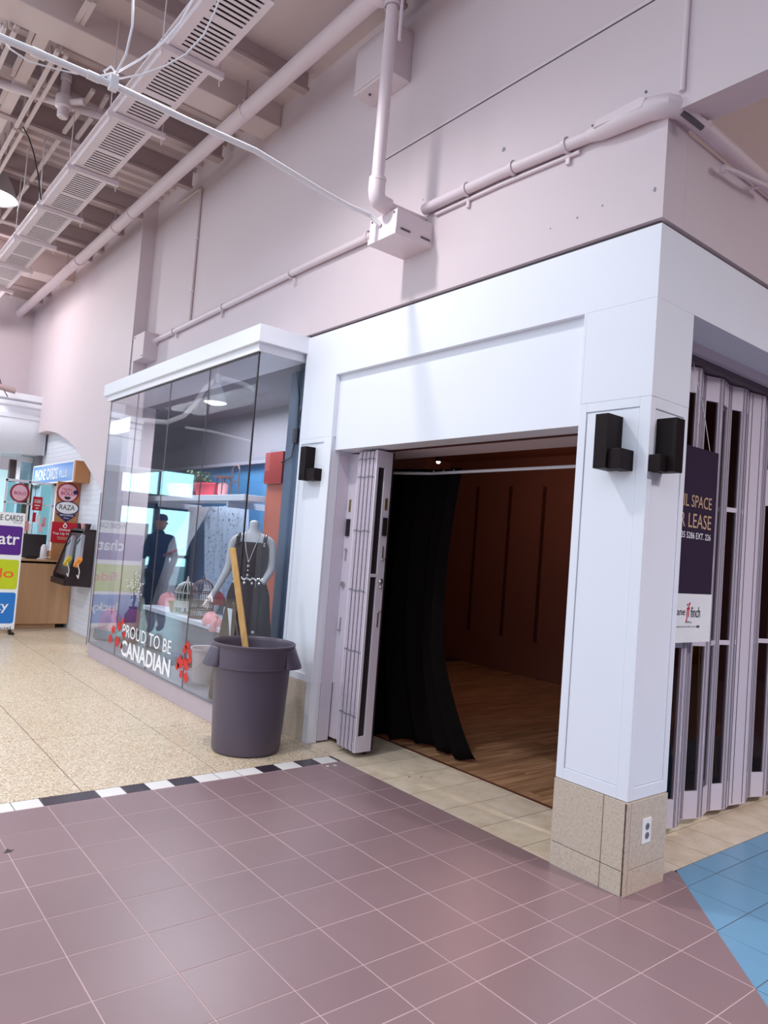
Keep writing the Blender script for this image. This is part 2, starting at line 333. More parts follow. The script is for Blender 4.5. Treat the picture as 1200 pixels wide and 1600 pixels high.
# ------------------------------------------------------------------ floor
YA, XB = 2.33, 2.03                        # the two shop fronts meet at (2.03, 2.33)
floor = struct('floor', MB().box(-13, 12, -7, 7.5, -.12, -.013), M['under'])
T = .305
def clip(poly, a, b, c):
    out = []
    for i in range(len(poly)):
        p, q = poly[i], poly[(i+1) % len(poly)]; dp = a*p[0]+b*p[1]-c; dq = a*q[0]+b*q[1]-c
        if dp <= 0: out.append(p)
        if (dp < 0) != (dq < 0) and dp != 0 and dq != 0:
            t = dp/(dp-dq); out.append((p[0]+(q[0]-p[0])*t, p[1]+(q[1]-p[1])*t))
    return out
def area(p): return .5*abs(sum(p[i][0]*p[(i+1)%len(p)][1]-p[(i+1)%len(p)][0]*p[i][1] for i in range(len(p))))
def slab_mesh(poly, name, h=.012, ch=.0016):
    n = len(poly); cx = sum(p[0] for p in poly)/n; cy = sum(p[1] for p in poly)/n
    ins = []
    for x, y in poly:
        d = math.hypot(x-cx, y-cy) or 1; k = 1-ch*1.4/d; ins.append((cx+(x-cx)*k, cy+(y-cy)*k))
    vs = [(x, y, -h) for x, y in poly] + [(x, y, -ch*.5) for x, y in poly] + [(x, y, 0) for x, y in ins]
    fs = [tuple(range(2*n, 3*n))] + [(a*n+i, a*n+(i+1)%n, (a+1)*n+(i+1)%n, (a+1)*n+i) for a in (0, 1) for i in range(n)]
    mb = MB(); mb.add(vs, fs); return mb.mesh(name)
_tm = {}
def tile(name, poly, m, full=None, parent=floor, tilt=.0010):
    """one tile of its own, its polygon shrunk by half a joint; whole tiles share a mesh"""
    if len(poly) < 3 or area(poly) < 2e-4: return
    cx = sum(p[0] for p in poly)/len(poly); cy = sum(p[1] for p in poly)/len(poly)
    j = .0021
    if full:
        key = (name, full)
        if key not in _tm:
            _tm[key] = slab_mesh([(-full[0]/2+j, -full[1]/2+j), (full[0]/2-j, -full[1]/2+j), (full[0]/2-j, full[1]/2-j), (-full[0]/2+j, full[1]/2-j)], name)
        me = _tm[key]
    else:
        pl = []
        for x, y in poly:
            d = math.hypot(x-cx, y-cy); k = 1-j*1.4/d; pl.append(((x-cx)*k, (y-cy)*k))
        me = slab_mesh(pl, name)
    o = link(name, me, m, parent); o.location = (cx, cy, random.uniform(-.0004, .0002))
    o.rotation_euler = (random.uniform(-tilt, tilt), random.uniform(-tilt, tilt), 0)
def grid_tiles(name, m, xs, ys, cuts):
    for i in range(len(xs)-1):
        for k in range(len(ys)-1):
            sq = [(xs[i], ys[k]), (xs[i+1], ys[k]), (xs[i+1], ys[k+1]), (xs[i], ys[k+1])]; a0 = area(sq); p = sq
            for c in cuts:
                p = clip(p, *c)
                if not p: break
            if not p: continue
            tile(name, p, m, (round(xs[i+1]-xs[i], 4), round(ys[k+1]-ys[k], 4)) if abs(area(p)-a0) < 1e-6 else None)
def bed(x0, x1, y0, y1, m, z=-.0012): obj('grout_bed', MB().box(x0, x1, y0, y1, -.0125, z), m, floor)
def bedpoly(poly, m): obj('grout_bed', MB().prism([(x, y, -.0125) for x, y in poly], (0, 0, .0113)), m, floor)
# mauve tiles: in front of the shop, then the wedge past the corner pillar
rng = lambda a, b: [round(i*T, 4) for i in range(a, b+1)]
grid_tiles('mauve_tile', M['mauve'], [-.315]+rng(0, 6)+[1.99], rng(-4, 7)+[2.335], [])
grid_tiles('mauve_tile', M['mauve'], [1.99]+rng(7, 13), rng(-4, 10), [(1, 1, 4.88), (0, 1, 2.86)])
grid_tiles('blue_tile', M['blue'], [2.0]+rng(7, 13), rng(3, 18), [(-1, -1, -4.88)])
bedpoly([(-.32, -1.3), (4.1, -1.3), (4.1, .78), (2.02, 2.86), (1.99, 2.86), (1.99, 2.335), (-.32, 2.335)], M['groutp'])
bedpoly([(4.1, .78), (4.1, 5.6), (2.0, 5.6), (2.0, 2.88)], M['groutd'])
obj('concourse_paving', MB().box(-.455, 12, -7, -1.22, -.0125, -.001).box(3.965, 12, -1.22, 7.4, -.0125, -.001), M['mauve'], floor)
# beige entrance tiles in the doorway and in the recess of the folding doors
bx = [-.47+.31*k for k in range(0, 8)]; bx = [-1.1, -.785] + bx
grid_tiles('beige_tile', M['beige'], bx, [2.335, 2.672, 2.98, 3.02], [(1, 0, 1.62)])
bed(-1.1, 1.62, 2.335, 3.02, M['groutb'])
grid_tiles('beige_tile', M['beige'], [1.40, 1.693, 2.0], [2.70, 2.94, 3.248, 3.555, 3.865, 4.18, 4.487, 4.8, 5.1, 5.4, 5.7], [])
bed(1.40, 2.0, 2.69, 5.7, M['groutb'])
# checkered border strip
ey = [-1.21, -1.07, -.91, -.77, -.62, -.47, -.31, -.16, -.01, .141, .292, .604, .757, .905, 1.059, 1.223, 1.373, 1.529, 1.687, 1.835, 2.002, 2.163, 2.312, 2.335]
ec = 'bwbbwbwbw' + 'wbwbwbwwwbwbwb'
ec = list('bwbwbwbww') + ['w', 'b', 'w', 'b', 'w', 'b', 'w', 'w', 'w', 'b', 'w', 'b', 'w', 'b']
for i in range(len(ey)-1):
    k = ec[i] if i < len(ec) else 'b'
    tile('border_tile', [(-.455, ey[i]), (-.318, ey[i]), (-.318, ey[i+1]), (-.455, ey[i+1])], M['tblack'] if k == 'b' else M['twhite'])
bed(-.456, -.317, -1.21, 2.335, M['groutd'])
# speckled terrazzo slabs with fine saw joints
for iy, (y0, y1) in enumerate([(-3.89, -3.005), (-3.005, -2.12), (-2.12, -1.235), (-1.235, -.35), (-.35, .535), (.535, 1.42), (1.42, 2.27), (2.27, 2.36)]):
    xs = [-.456 - 1.22*k for k in range(0, 11)]
    for i in range(len(xs)-1):
        p = [(xs[i+1]+.0012, y0+.0012), (xs[i]-.0012, y0+.0012), (xs[i]-.0012, y1-.0012), (xs[i+1]+.0012, y1-.0012)]
        tile('terrazzo_slab', p, M['terr'], tilt=0)
bed(-12.7, -.456, -3.9, 2.36, M['groutb'], -.0025)
# oak planks of the vacant shop, running away from the door, and the metal threshold
obj('threshold_strip', MB().box(-.9, 1.6, 3.005, 3.03, -.012, .004), M['std'], floor)
pk = {}
x = -3.6; i = 0
while x < 1.95:
    y = 3.03 - (i*0.47 % 1.1); i += 1
    while y < 6.88:
        y0 = max(y, 3.032); y1 = min(y+1.15, 6.88); y += 1.15
        if y1-y0 < .05 or (x < -2.2 and y1 < 4.3) or x > 1.3: continue
        L_ = round(y1-y0, 3)
        if L_ not in pk: pk[L_] = slab_mesh([(-.061, -L_/2+.001), (.061, -L_/2+.001), (.061, L_/2-.001), (-.061, L_/2-.001)], 'floor_plank', .012, .002)
        o = link('floor_plank', pk[L_], M['plank'], floor); o.location = (x+.0625, (y0+y1)/2, random.uniform(0, .0006))
    x += .125

# ------------------------------------------------------------------ shop front walls
wf = struct('wall_front', MB().prism([(-5.27, YA, 3.365), (2.03, YA, 3.365), (2.03, YA, 3.9), (5.4, YA, 3.9), (5.4, YA, 6.1), (-5.27, YA, 6.1)], (0, .2, 0)), M['upper'])
obj('wall_groove', MB().box(-1.33, 2.0, YA+.03, YA+.19, 3.33, 3.364), M['grey'], wf)
obj('panel_joint', MB().prism([(-.4, YA-.004, 4.575), (5.2, YA-.004, 4.575), (5.2, YA-.004, 4.592), (-.4, YA-.004, 4.592)], (0, .006, 0)), M['pipe'], wf)
obj('panel_joint', MB().box(-.4, 5.2, YA-.0015, YA+.004, 4.567, 4.575), M['grey'], wf)
# white header over the door with its recessed panel
h = MB().box(-1.27, 2.03, YA, YA+.24, 2.956, 3.335).box(-1.27, -.79, YA, YA+.24, 2.4525, 2.956).box(1.595, 1.61, YA, YA+.24, 2.452, 2.956)
obj('header_board', h, M['white'], wf)
obj('header_panel', MB().box(-.789, 1.6, YA+.045, YA+.24, 2.345, 2.9555), M['white'], wf)
obj('door_track', MB().box(-.785, 1.6, YA+.10, YA+.34, 2.352, 2.361), M['std'], wf)
obj('soffit_board', MB().box(-1.0, 1.62, YA+.24, 3.05, 2.362, 2.40), M['upper'], wf)
# left pier: casing, inset panel, cladding tile, jamb
lp = struct('pier', MB().box(-1.27, -.795, YA+.012, YA+.24, .47, 2.452), M['white'])
fr = MB().box(-1.27, -1.235, YA, YA+.012, .47, 2.452).box(-.893, -.785, YA, YA+.012, .47, 2.452).box(-1.235, -.893, YA, YA+.012, 2.412, 2.452).box(-1.235, -.893, YA, YA+.012, .47, .53)
obj('panel_frame', fr, M['white'], lp, bevel=.002)
obj('cladding_tile', MB().box(-1.275, -.862, YA-.004, YA+.2, .0, .468), M['clad'], lp, bevel=.002)
obj('jamb_board', MB().box(-.86, -.79, YA+.001, YA+.092, .002, .47).box(-.80, -.789, YA+.001, YA+.092, .47, 2.345), M['trimw'], lp)
obj('jamb_post', MB().box(-.86, -.791, YA+.098, YA+.205, .012, 2.325), M['alum'], lp, bevel=.003)
# right corner pillar
pl = struct('pillar', MB().box(1.612, 2.018, YA+.012, 2.682, .452, 2.45), M['white'])
A = MB().box(1.60, 1.648, YA, YA+.013, .45, 2.452).box(1.967, 2.03, YA, YA+.013, .45, 2.452).box(1.648, 1.967, YA, YA+.013, 2.402, 2.452).box(1.648, 1.967, YA, YA+.013, .45, .508)
obj('panel_frame', A, M['white'], pl, bevel=.002)
B = MB().box(2.017, 2.03, YA+.013, 2.376, .45, 2.45).box(2.017, 2.03, 2.65, 2.69, .45, 2.452).box(2.017, 2.03, 2.376, 2.65, 2.394, 2.452).box(2.017, 2.03, 2.376, 2.65, .45, .512)
obj('panel_frame', B, M['white'], pl, bevel=.002)
obj('upper_casing', MB().box(1.611, 2.03, YA, 2.69, 2.453, 2.955), M['white'], pl)
obj('inset_panel', MB().box(1.652, 1.963, YA+.006, YA+.012, .512, 2.398), M['white'], pl)
obj('inset_panel', MB().box(2.018, 2.024, 2.38, 2.646, .516, 2.39), M['white'], pl)
for x0, x1, z0, z1 in ((1.6, 1.902, .122, .447), (1.906, 2.0255, .122, .447), (1.6, 1.902, 0, .118), (1.906, 2.0255, 0, .118)):
    obj('cladding_tile', MB().box(x0, x1, YA-.008, YA+.012, z0, z1), M['clad'], pl, bevel=.0015)
for y0, y1, z0, z1 in ((YA-.006, YA+.026, 0, .446), (YA+.029, 2.69, .122, .446), (YA+.029, 2.69, 0, .118)):
    obj('cladding_tile', MB().box(2.018, 2.037, y0, y1, z0, z1), M['clad'], pl, bevel=.0015)
jm = MB()
for k in range(26):
    z = .006+k*.0168; a = random.uniform(.002, .0075); jm.box(2.0265-a*.3, 2.0305+a*.35, YA-.0085, YA-.002, z, z+.0168)
obj('corner_joint', jm, M['darkjoint'], pl)
obj('backing', MB().box(1.61, 2.02, YA+.01, 2.685, 0, .452), M['groutb'], pl)

# right-hand front (runs away from us past the pillar)
wr = struct('wall_right', MB().box(1.83, XB, YA+.201, 7.4, 3.365, 3.88), M['upper'])
obj('wall_groove', MB().box(1.85, XB-.03, 2.53, 7.4, 3.33, 3.364), M['grey'], wr)
obj('header_board', MB().box(1.55, XB, 2.57, 7.4, 2.956, 3.335), M['white'], wr)
obj('setback_wall', MB().box(1.5, 1.72, 2.53, 7.4, 3.88, 6.1), M['deck'], wr)
obj('ledge', MB().box(1.5, 1.829, 2.531, 7.4, 3.83, 3.879), M['upper'], wr)
obj('door_head', MB().box(1.60, 1.80, 2.70, 7.4, 2.90, 2.957), M['alum'], wr)
obj('door_track', MB().box(1.64, 1.76, 2.70, 7.4, 2.86, 2.90), M['alumd'], wr)

# plaster wall on the left with the curved cut that bares the painted brick
YL = 2.15
cut = [on(u, v, y=YL) for u, v in ((158, 770), (157, 764), (149, 751), (140, 735), (129, 717), (118, 700), (104, 686), (90, 677), (80, 674), (72, 673))]
poly = [(-5.27, YL, 0), (-5.27, YL, 6.1), (-13, YL, 6.1), (-13, YL, cut[-1].z)] + [tuple(p) for p in cut[::-1]] + [(cut[0].x+.02, YL, 0)]
wl = struct('wall_left', MB().prism(poly, (0, .4, 0)), M['upper'])
wb = struct('wall_brick', MB().box(-13, -5.6, 2.33, 2.5, 0, 3.5), brickpaint())
obj('corner_trim', MB().box(cut[0].x-.012, cut[0].x+.025, YL-.004, 2.33, 0, cut[0].z), M['frame'], wl)

# ------------------------------------------------------------------ inside the vacant shop
wback = struct('wall_back', MB().box(-4.4, 2.0, 6.9, 7.1, 0, 3.0), M['inner'])
struct('wall_inner_left', MB().box(-4.4, -4.2, 3.5, 6.9, 0, 3.0), M['inner'])
struct('wall_partition', MB().box(-4.3, -1.0, 3.42, 3.5, 0, 3.3).box(-1.1, -.95, 2.57, 3.5, 0, 3.3), M['inner'])
struct('ceiling_inner', MB().box(-.95, 1.62, 2.58, 7.0, 3.0, 3.1).box(-4.4, -.95, 3.5, 7.0, 3.0, 3.1), M['innerc'])
struct('baseboard_back', MB().box(-4.2, 2.0, 6.885, 6.9, 0, .14), M['inner'])
for k, (u, nm) in enumerate(((747, 'leftmost'), (798, 'middle'), (851, 'rightmost'))):
    a = on(u, 760, y=6.88); b = on(u-8, 985 + 10*k, y=6.88)
    t = thing('shelf_track', nm+' of the three slotted shelf tracks on the dark brown back wall', 'shelf track', (a.x, 6.9, b.z), 0, 'shelf tracks on the back wall')
    obj('track', MB().box(a.x-.022, a.x+.022, 6.878, 6.9, b.z, a.z), M['std'], t)
    s = MB()
    for q in range(24): z = b.z+.05+q*(a.z-b.z-.1)/24; s.box(a.x-.006, a.x+.006, 6.876, 6.879, z, z+.05)
    obj('slots', s, M['black'], t, kind='stuff')
for k, (x0, z0) in enumerate(((-1.6, 2.985), (.1, 2.985), (1.2, 2.985))):
    pass
for k, q in enumerate(((661, 716), (685, 720))):
    p_ = on(*q, y=5.6 if k else 6.2)
    t = thing('ceiling_spotlight', ('faint far spotlight' if k == 0 else 'brighter near spotlight') + ' under the dark shop ceiling above the black curtain', 'spotlight', (p_.x, p_.y, 3.0))
    obj('mount', MB().lathe([(.012, 3.0), (.012, p_.z+.05)], 8, (p_.x, p_.y)), M['black'], t)
    obj('lamp_body', MB().lathe([(.02, p_.z+.06), (.04, p_.z+.02), (.045, p_.z-.01)], 12, (p_.x, p_.y)), M['black'], t)
    obj('bulb', MB().ball((p_.x, p_.y, p_.z-.012), .018 if k == 0 else .03), M['spot'], t)
for k, q in enumerate(((640, 712), (700, 700), (765, 693), (820, 690))):
    p_ = on(*q, z=2.99)
    tag(obj('ceiling_hatch', MB().box(p_.x-.3, p_.x+.3, p_.y-.03, p_.y+.03, 2.965, 2.999), M['std']), ('leftmost', 'second', 'third', 'rightmost')[k]+' dark strip on the brown ceiling inside the shop door', 'ceiling strip', 'ceiling strips inside the shop')

# rail and black curtain just inside the threshold
ra = thing('curtain_rail', 'thin white rail across the doorway holding the black curtain', 'rail', (.2, 3.13, 2.24))
obj('rod', MB().tube([(-.95, 2.90, 2.234), (-.75, 3.0, 2.235), (-.45, 3.12, 2.236), (1.62, 3.13, 2.242)], .012, 10), M['trimw'], ra)
obj('bracket', MB().box(1.58, 1.62, 3.10, 3.16, 2.21, 2.27), M['trimw'], ra); obj('bracket', MB().box(-.96, -.93, 2.87, 2.93, 2.2, 2.27), M['trimw'], ra)
cu = thing('curtain', 'long black cloth curtain hanging in the open doorway, hem trailing on the floor', 'curtain', (-.4, 3.15, 0))
rows = []
for i in range(33):
    s = i/32; z = 2.255*(1-s) + .02; row = []
    flare = max(0, (s-.62)/.38)
    xr = -.105 - .02*math.sin(3*s) - .055*math.sin(math.pi*min(1, s/.8)) + .30*flare**1.9
    for j in range(61):
        t = j/60; xx = -.93 + (xr+.93)*t
        amp = .018 + .02*s
        yy = 3.155 - .24*max(0, 1-t/.62)**1.3 + amp*math.sin(t*34 + 1.2*math.sin(s*3)) + .02*math.sin(t*11+s*2) + .05*flare*t
        zz = z + .015*math.sin(t*17)*flare if i < 32 else .012 + .02*abs(math.sin(t*21))
        row.append((xx, yy, max(.008, zz)))
    rows.append(row)
obj('drape', MB().grid(rows), M['cloth'], cu, smooth=True, thick=.004)
hm = MB()
for j in range(3): hm.tube([(-.42+.12*j, 3.13, 2.23), (-.42+.12*j, 3.13, 2.262)], .004, 6)
obj('curtain_rings', hm, M['trimw'], cu, kind='stuff')

# ------------------------------------------------------------------ folding doors
def hardware(par, x, y0, y1, zc, side):
    """lock plate, thumb turns and slide bolts on the stile (x = face, normal +X)"""
    ym = (y0+y1)/2
    obj('plate', MB().box(x, x+.004, ym-.011, ym+.011, 1.88, 1.97), M['brass'], par, 'brass plate')
    obj('handle_recess', MB().box(x, x+.012, ym-.02, ym+.02, 1.68, 1.82), M['black'], par, 'black pull')
    obj('slide_bolt', MB().box(x, x+.008, ym-.006, ym+.006, 1.50, 1.6).ball((x+.014, ym-.008, 1.50), .011).ball((x+.014, ym+.012, 1.50), .009), M['steel'], par, 'chrome slide bolt')
    t = MB().lathe([(.022, 0), (.022, .012), (.012, .022)], 14); t.v = [(x+c, ym+a, 1.33+b) for a, b, c in t.v]
    t.ball((x+.018, ym-.005, 1.285), .013)
    obj('lock', t, M['steel'], par, 'chrome lock cylinder', smooth=True)
    obj('slide_bolt', MB().box(x, x+.008, ym-.006, ym+.006, .98, 1.10).ball((x+.014, ym-.008, 1.10), .011).ball((x+.014, ym+.012, 1.10), .009), M['steel'], par, 'chrome slide bolt')
def hardware_front(par, y, x0, x1):
    xm = (x0+x1)/2
    obj('plate', MB().box(xm-.011, xm+.011, y-.004, y, 1.86, 1.96), M['brass'], par, 'brass plate')
    obj('handle_recess', MB().box(xm-.022, xm+.022, y-.012, y, 1.66, 1.80), M['black'], par, 'black pull')
    obj('slide_bolt', MB().box(xm-.006, xm+.006, y-.008, y, 1.46, 1.56).ball((xm+.004, y-.014, 1.55), .012), M['steel'], par, 'chrome slide bolt')
    obj('lock', MB().tube([(xm, y, 1.27), (xm, y-.018, 1.27)], .022, 14), M['steel'], par, 'chrome lock cylinder', smooth=True)
    obj('slide_bolt', MB().box(xm-.006, xm+.006, y-.008, y, .9, 1.0).ball((xm-.004, y-.014, .90), .012), M['steel'], par, 'chrome slide bolt')
fd = thing('folding_door', 'white folding door bunched into a stack at the left side of the open doorway', 'door', (-.5, 2.55, 0))
# leaf beside the jamb
lf = obj('door_leaf', MB().box(-.885, -.715, 2.55, 2.585, .035, 2.335), M['alum'], fd, bevel=.003)
hardware_front(lf, 2.55, -.80, -.722)
for k, x in enumerate((-.695, -.655, -.615)):
    obj('door_leaf', MB().box(x-.013, x+.013, 2.545-.02*k, 2.68, .045, 2.325), M['alum'], fd, bevel=.003)
# the accordion stack, each leaf edge-on with its fluted edge strip
xs = [-.556+.0262*k for k in range(9)]
for k, x in enumerate(xs):
    y0 = 2.466 - .001*k - (.008 if k % 2 else 0)
    m_ = MB().box(x-.0075, x+.0075, y0, y0+.11, .045, 2.325)
    m_.box(x-.0085, x-.004, y0-.006, y0, .05, 2.32).box(x+.004, x+.0085, y0-.006, y0, .05, 2.32)
    lf = obj('door_leaf', m_, M['alum'], fd)
    hg = MB()
    for z in (.3, .78, 1.24, 1.7, 2.12, 2.26): hg.box(x-.009, x+.009, y0-.0075, y0-.002, z+.004*math.sin(k*1.3), z+.011+.004*math.sin(k*1.3))
    obj('hinge', hg, M['frame'], lf)
    if k < 8: obj('groove', MB().box(x+.0077, x+.0188, y0+.004, y0+.02, .05, 2.315), M['alumd'], lf)
# leading leaf with its glass strip and locks
ld = obj('leading_leaf', MB().box(-.352, -.32, 2.452, 2.474, .04, 2.33).box(-.352, -.32, 2.535, 2.605, .04, 2.33).box(-.352, -.32, 2.474, 2.535, .04, .16).box(-.352, -.32, 2.474, 2.535, 2.2, 2.33).box(-.352, -.32, 2.474, 2.535, 1.36, 1.385), M['alum'], fd, bevel=.002)
obj('pane', MB().box(-.342, -.334, 2.472, 2.537, .16, 1.362), M['black'], ld, 'dark glass strip'); obj('pane', MB().box(-.342, -.334, 2.472, 2.537, 1.383, 2.2), M['black'], ld, 'dark glass strip')
obj('gasket', MB().box(-.348, -.322, 2.605, 2.622, .05, 2.33), M['black'], ld, 'black rubber edge')
hardware(ld, -.32, 2.535, 2.605, 1, 1)
gd = MB()
for x in (-.75, -.66, -.5, -.4): gd.lathe([(.02, .004), (.02, .045)], 8, (x, 2.6))
obj('floor_guide', gd, M['black'], fd)

# closed glazed folding door in the right-hand front
fr_ = thing('folding_door', 'closed white accordion door with tall dark glass panes right of the corner pillar', 'door', (1.7, 4.2, 0))
vx = [(1.72, 2.74), (1.668, 2.885), (1.722, 3.035), (1.672, 3.19), (1.735, 3.335), (1.665, 3.495), (1.716, 3.648), (1.672, 3.828), (1.714, 3.972), (1.690, 4.072), (1.722, 4.245), (1.668, 4.398), (1.724, 4.547), (1.668, 4.70), (1.724, 4.85), (1.668, 5.0), (1.724, 5.15), (1.668, 5.30), (1.724, 5.45), (1.668, 5.6)]
RM = (1.125, 1.155); RT = (2.005, 2.035)
for k in range(len(vx)-1):
    p = Vector((*vx[k], 0)); q = Vector((*vx[k+1], 0)); d = (q-p); L_ = d.length; d.normalize(); n = Vector((d.y, -d.x, 0))
    def seg(mb, a, b, z0, z1, th=.026, off=0):
        A_ = p + d*a + n*off; B_ = p + d*b + n*off
        vs = [A_-n*th/2, B_-n*th/2, B_+n*th/2, A_+n*th/2]
        mb.prism([(v.x, v.y, z0) for v in vs], (0, 0, z1-z0))
    f = MB(); e = .004
    solid = k in (9, 15)
    top = 2.85
    if solid:
        seg(f, e, L_-e, .05, top)
        lf = obj('door_leaf', f, M['alum'], fr_)
        g = MB(); seg(g, .034, .037, .06, top-.01, .004, .0145); seg(g, L_-.04, L_-.037, .06, top-.01, .004, .0145); obj('groove', g, M['alumd'], lf)
        continue
    sw = .03
    seg(f, e, sw, .05, top); seg(f, L_-sw, L_-e, .05, top)
    seg(f, sw, L_-sw, .05, .22); seg(f, sw, L_-sw, top-.16, top)
    rails = [RM] if k not in (7, 8) else [RM, RT]
    if k == 11: rails = [RM, (2.1, 2.36)]
    for z0, z1 in rails: seg(f, sw, L_-sw, z0, z1, .022)
    lf = obj('door_leaf', f, M['alum'], fr_)
    zs = [.22] + [z for r in rails for z in r] + [top-.16]
    for i in range(0, len(zs), 2):
        g = MB(); seg(g, sw-.003, L_-sw+.003, zs[i], zs[i+1], .006); obj('pane', g, M['pane2'], lf)
    g = MB()
    for a in (.011, .02): seg(g, a, a+.0025, .055, top-.005, .004, .0135); seg(g, L_-a-.0025, L_-a, .055, top-.005, .004, .0135)
    obj('groove', g, M['alumd'], lf)
    hb = MB(); 
    for z in (.5, 1.6, 2.5): hb.lathe([(.008, z), (.008, z+.09)], 8, (p.x, p.y))
    obj('hinge', hb, M['alum'], lf)
# dark room behind those panes with a yellow floor sign
ws = thing('floor_sign', 'yellow folding wet floor sign standing behind the glass of the accordion door', 'sign', (1.2, 4.62, 0))
obj('front_board', MB().prism([(1.28, 4.46, .02), (1.28, 4.78, .02), (1.22, 4.72, 1.12), (1.22, 4.52, 1.12)], (-.012, 0, 0)), M['yel'], ws)
obj('rear_board', MB().prism([(1.06, 4.46, .02), (1.06, 4.78, .02), (1.19, 4.72, 1.12), (1.19, 4.52, 1.12)], (-.012, 0, 0)), M['yel'], ws)
obj('arrow_mark', MB().prism([(1.262, 4.54, .45), (1.262, 4.62, .57), (1.262, 4.70, .45), (1.262, 4.66, .45), (1.262, 4.62, .51), (1.262, 4.58, .45)], (.002, 0, .0)), M['ink'], ws)
# chairs-like dark bag leaning behind the first pane
bg = MB().lathe([(.05, 0), (.2, .02), (.22, .25), (.17, .5), (.06, .62), (.01, .64)], 18, (1.3, 3.66), ex=1, ey=.8)
tag(obj('refuse_sack', bg, M['cloth'], smooth=True), 'dark full sack slumped on the floor behind the first glass leaf of the accordion door', 'sack')

# lease poster hung in front of the accordion door
po = thing('lease_poster', 'dark plum lease poster with white lower panel hanging by a cord behind the pillar', 'poster', (1.8, 3.2, 1.17))
obj('board', MB().box(1.786, 1.8, 2.86, 3.494, 1.457, 2.336), M['poster'], po)
lw_ = obj('lower_panel', MB().box(1.788, 1.802, 2.86, 3.502, 1.17, 1.458), M['pwhite'], po, 'glossy white panel with mall logo')
def xtext(name, s, y0, y1, z0, z1, m, x, par, bold=0): return letters(name, s, (x, y0, z0), (0, y1-y0, 0), (0, 0, z1-z0), m, par, bold)
xtext('lettering', 'RETAIL SPACE', 2.905, 3.437, 1.975, 2.048, M['gold'], 1.801, po)
xtext('lettering', 'FOR LEASE', 2.94, 3.443, 1.852, 1.938, M['gold'], 1.801, po)
xtext('lettering', '35 5286 EXT. 226', 3.10, 3.446, 1.787, 1.825, M['pwhite'], 1.801, po, .01)
xtext('logo_text', 'jane', 3.075, 3.19, 1.318, 1.372, M['ink'], 1.8035, lw_)
xtext('logo_mark', 'jf', 3.203, 3.245, 1.29, 1.408, M['redi'], 1.8035, lw_, .01)
xtext('logo_text', 'finch', 3.255, 3.365, 1.318, 1.382, M['ink'], 1.8035, lw_)
xtext('logo_text', 'MALL', 3.20, 3.275, 1.285, 1.297, M['ink'], 1.8035, lw_)
xtext('logo_text', 'janefinchmall.com', 3.05, 3.33, 1.257, 1.269, M['ink'], 1.8035, lw_)
obj('social_icon', MB().box(1.802, 1.8032, 3.335, 3.348, 1.256, 1.270).box(1.802, 1.8032, 3.352, 3.365, 1.256, 1.270), M['ink'], lw_)
obj('cord', MB().tube([(1.79, 3.40, 2.34), (1.775, 3.31, 2.62), (1.74, 3.24, 2.86)], .0022, 6), M['pwhite'], po)

# ------------------------------------------------------------------ wall sconces and the outlet
def sconce(lab, axis, b0, b1, f1, z0, z1, zf, base, out, outf):
    mk = (lambda a0, a1, o0, o1, c0, c1: MB().box(a0, a1, base-o1, base-o0, c0, c1)) if axis == 'x' else (lambda a0, a1, o0, o1, c0, c1: MB().box(base+o0, base+o1, a0, a1, c0, c1))
    loc = ((b0+f1)/2, base, z0) if axis == 'x' else (base, (b0+f1)/2, z0)
    t = thing('wall_sconce', lab, 'wall light', loc, 0, 'angular wall lights beside the shop doors')
    obj('upright_box', mk(min(b0, b1), max(b0, b1), .0, out, z0, z1), M['sconce'], t, bevel=.003)
    lo, hi = (b1, f1) if f1 > b1 else (f1, b1)
    obj('foot_box', mk(lo-.002, hi, .0, outf, z0-.004, zf), M['sconce'], t, bevel=.003)
    obj('back_plate', mk(min(b0, f1)+.02, max(b0, f1)-.02, -.004, .004, z0+.02, z0+.09), M['black'], t)
sconce('dark bronze angular wall light on the pillar face left of the corner edge', 'x', 1.795, 1.872, 1.945, 2.078, 2.358, 2.178, 2.342, .135, .118)
sconce('dark bronze angular wall light on the pillar side, partly over the lease poster', 'y', 2.478, 2.40, 2.338, 2.075, 2.345, 2.155, 2.018, .115, .075)
sconce('dark bronze angular wall light on the left pier between window display and doorway', 'x', -1.115, -1.022, -.887, 2.095, 2.374, 2.19, 2.342, .09, .082)
ou = thing('wall_outlet', 'white double wall socket on the tiled foot of the corner pillar', 'wall socket', (2.037, 2.5, .29))
obj('cover_plate', MB().box(2.037, 2.043, 2.461, 2.538, .229, .352), M['pwhite'], ou, bevel=.002)
for z in (.312, .268):
    g = MB().lathe([(.0165, 0), (.0165, .003)], 16); g.v = [(2.043+c, 2.5+a, z+b) for a, b, c in g.v]
    so = obj('socket', g, M['frame'], ou)
    obj('slot', MB().box(2.0455, 2.047, 2.492, 2.495, z-.002, z+.009).box(2.0455, 2.047, 2.505, 2.508, z-.002, z+.009).box(2.0455, 2.047, 2.497, 2.503, z-.011, z-.006), M['ink'], so)

# ------------------------------------------------------------------ bin, timber, rod
bxy = (-.865, 1.835)
tc_ = thing('trash_can', 'big round grey-purple plastic trash can beside the window display', 'trash can', (*bxy, 0))
prof = [(.235, .0), (.25, .012), (.256, .04), (.27, .30), (.284, .60), (.287, .622), (.297, .626), (.299, .66), (.304, .775), (.313, .785), (.315, .80), (.305, .806), (.295, .797), (.29, .775), (.27, .50), (.245, .04), (.235, .025)]
obj('body', MB().lathe(prof, 48, bxy), M['bin'], tc_, smooth=True)
rb = MB()
for r, z in ((.2985, .64),): rb.lathe([(r-.006, z-.014), (r+.003, z-.008), (r+.003, z), (r-.006, z+.004)], 48, bxy, False)
obj('band', rb, M['bin'], tc_, smooth=True)
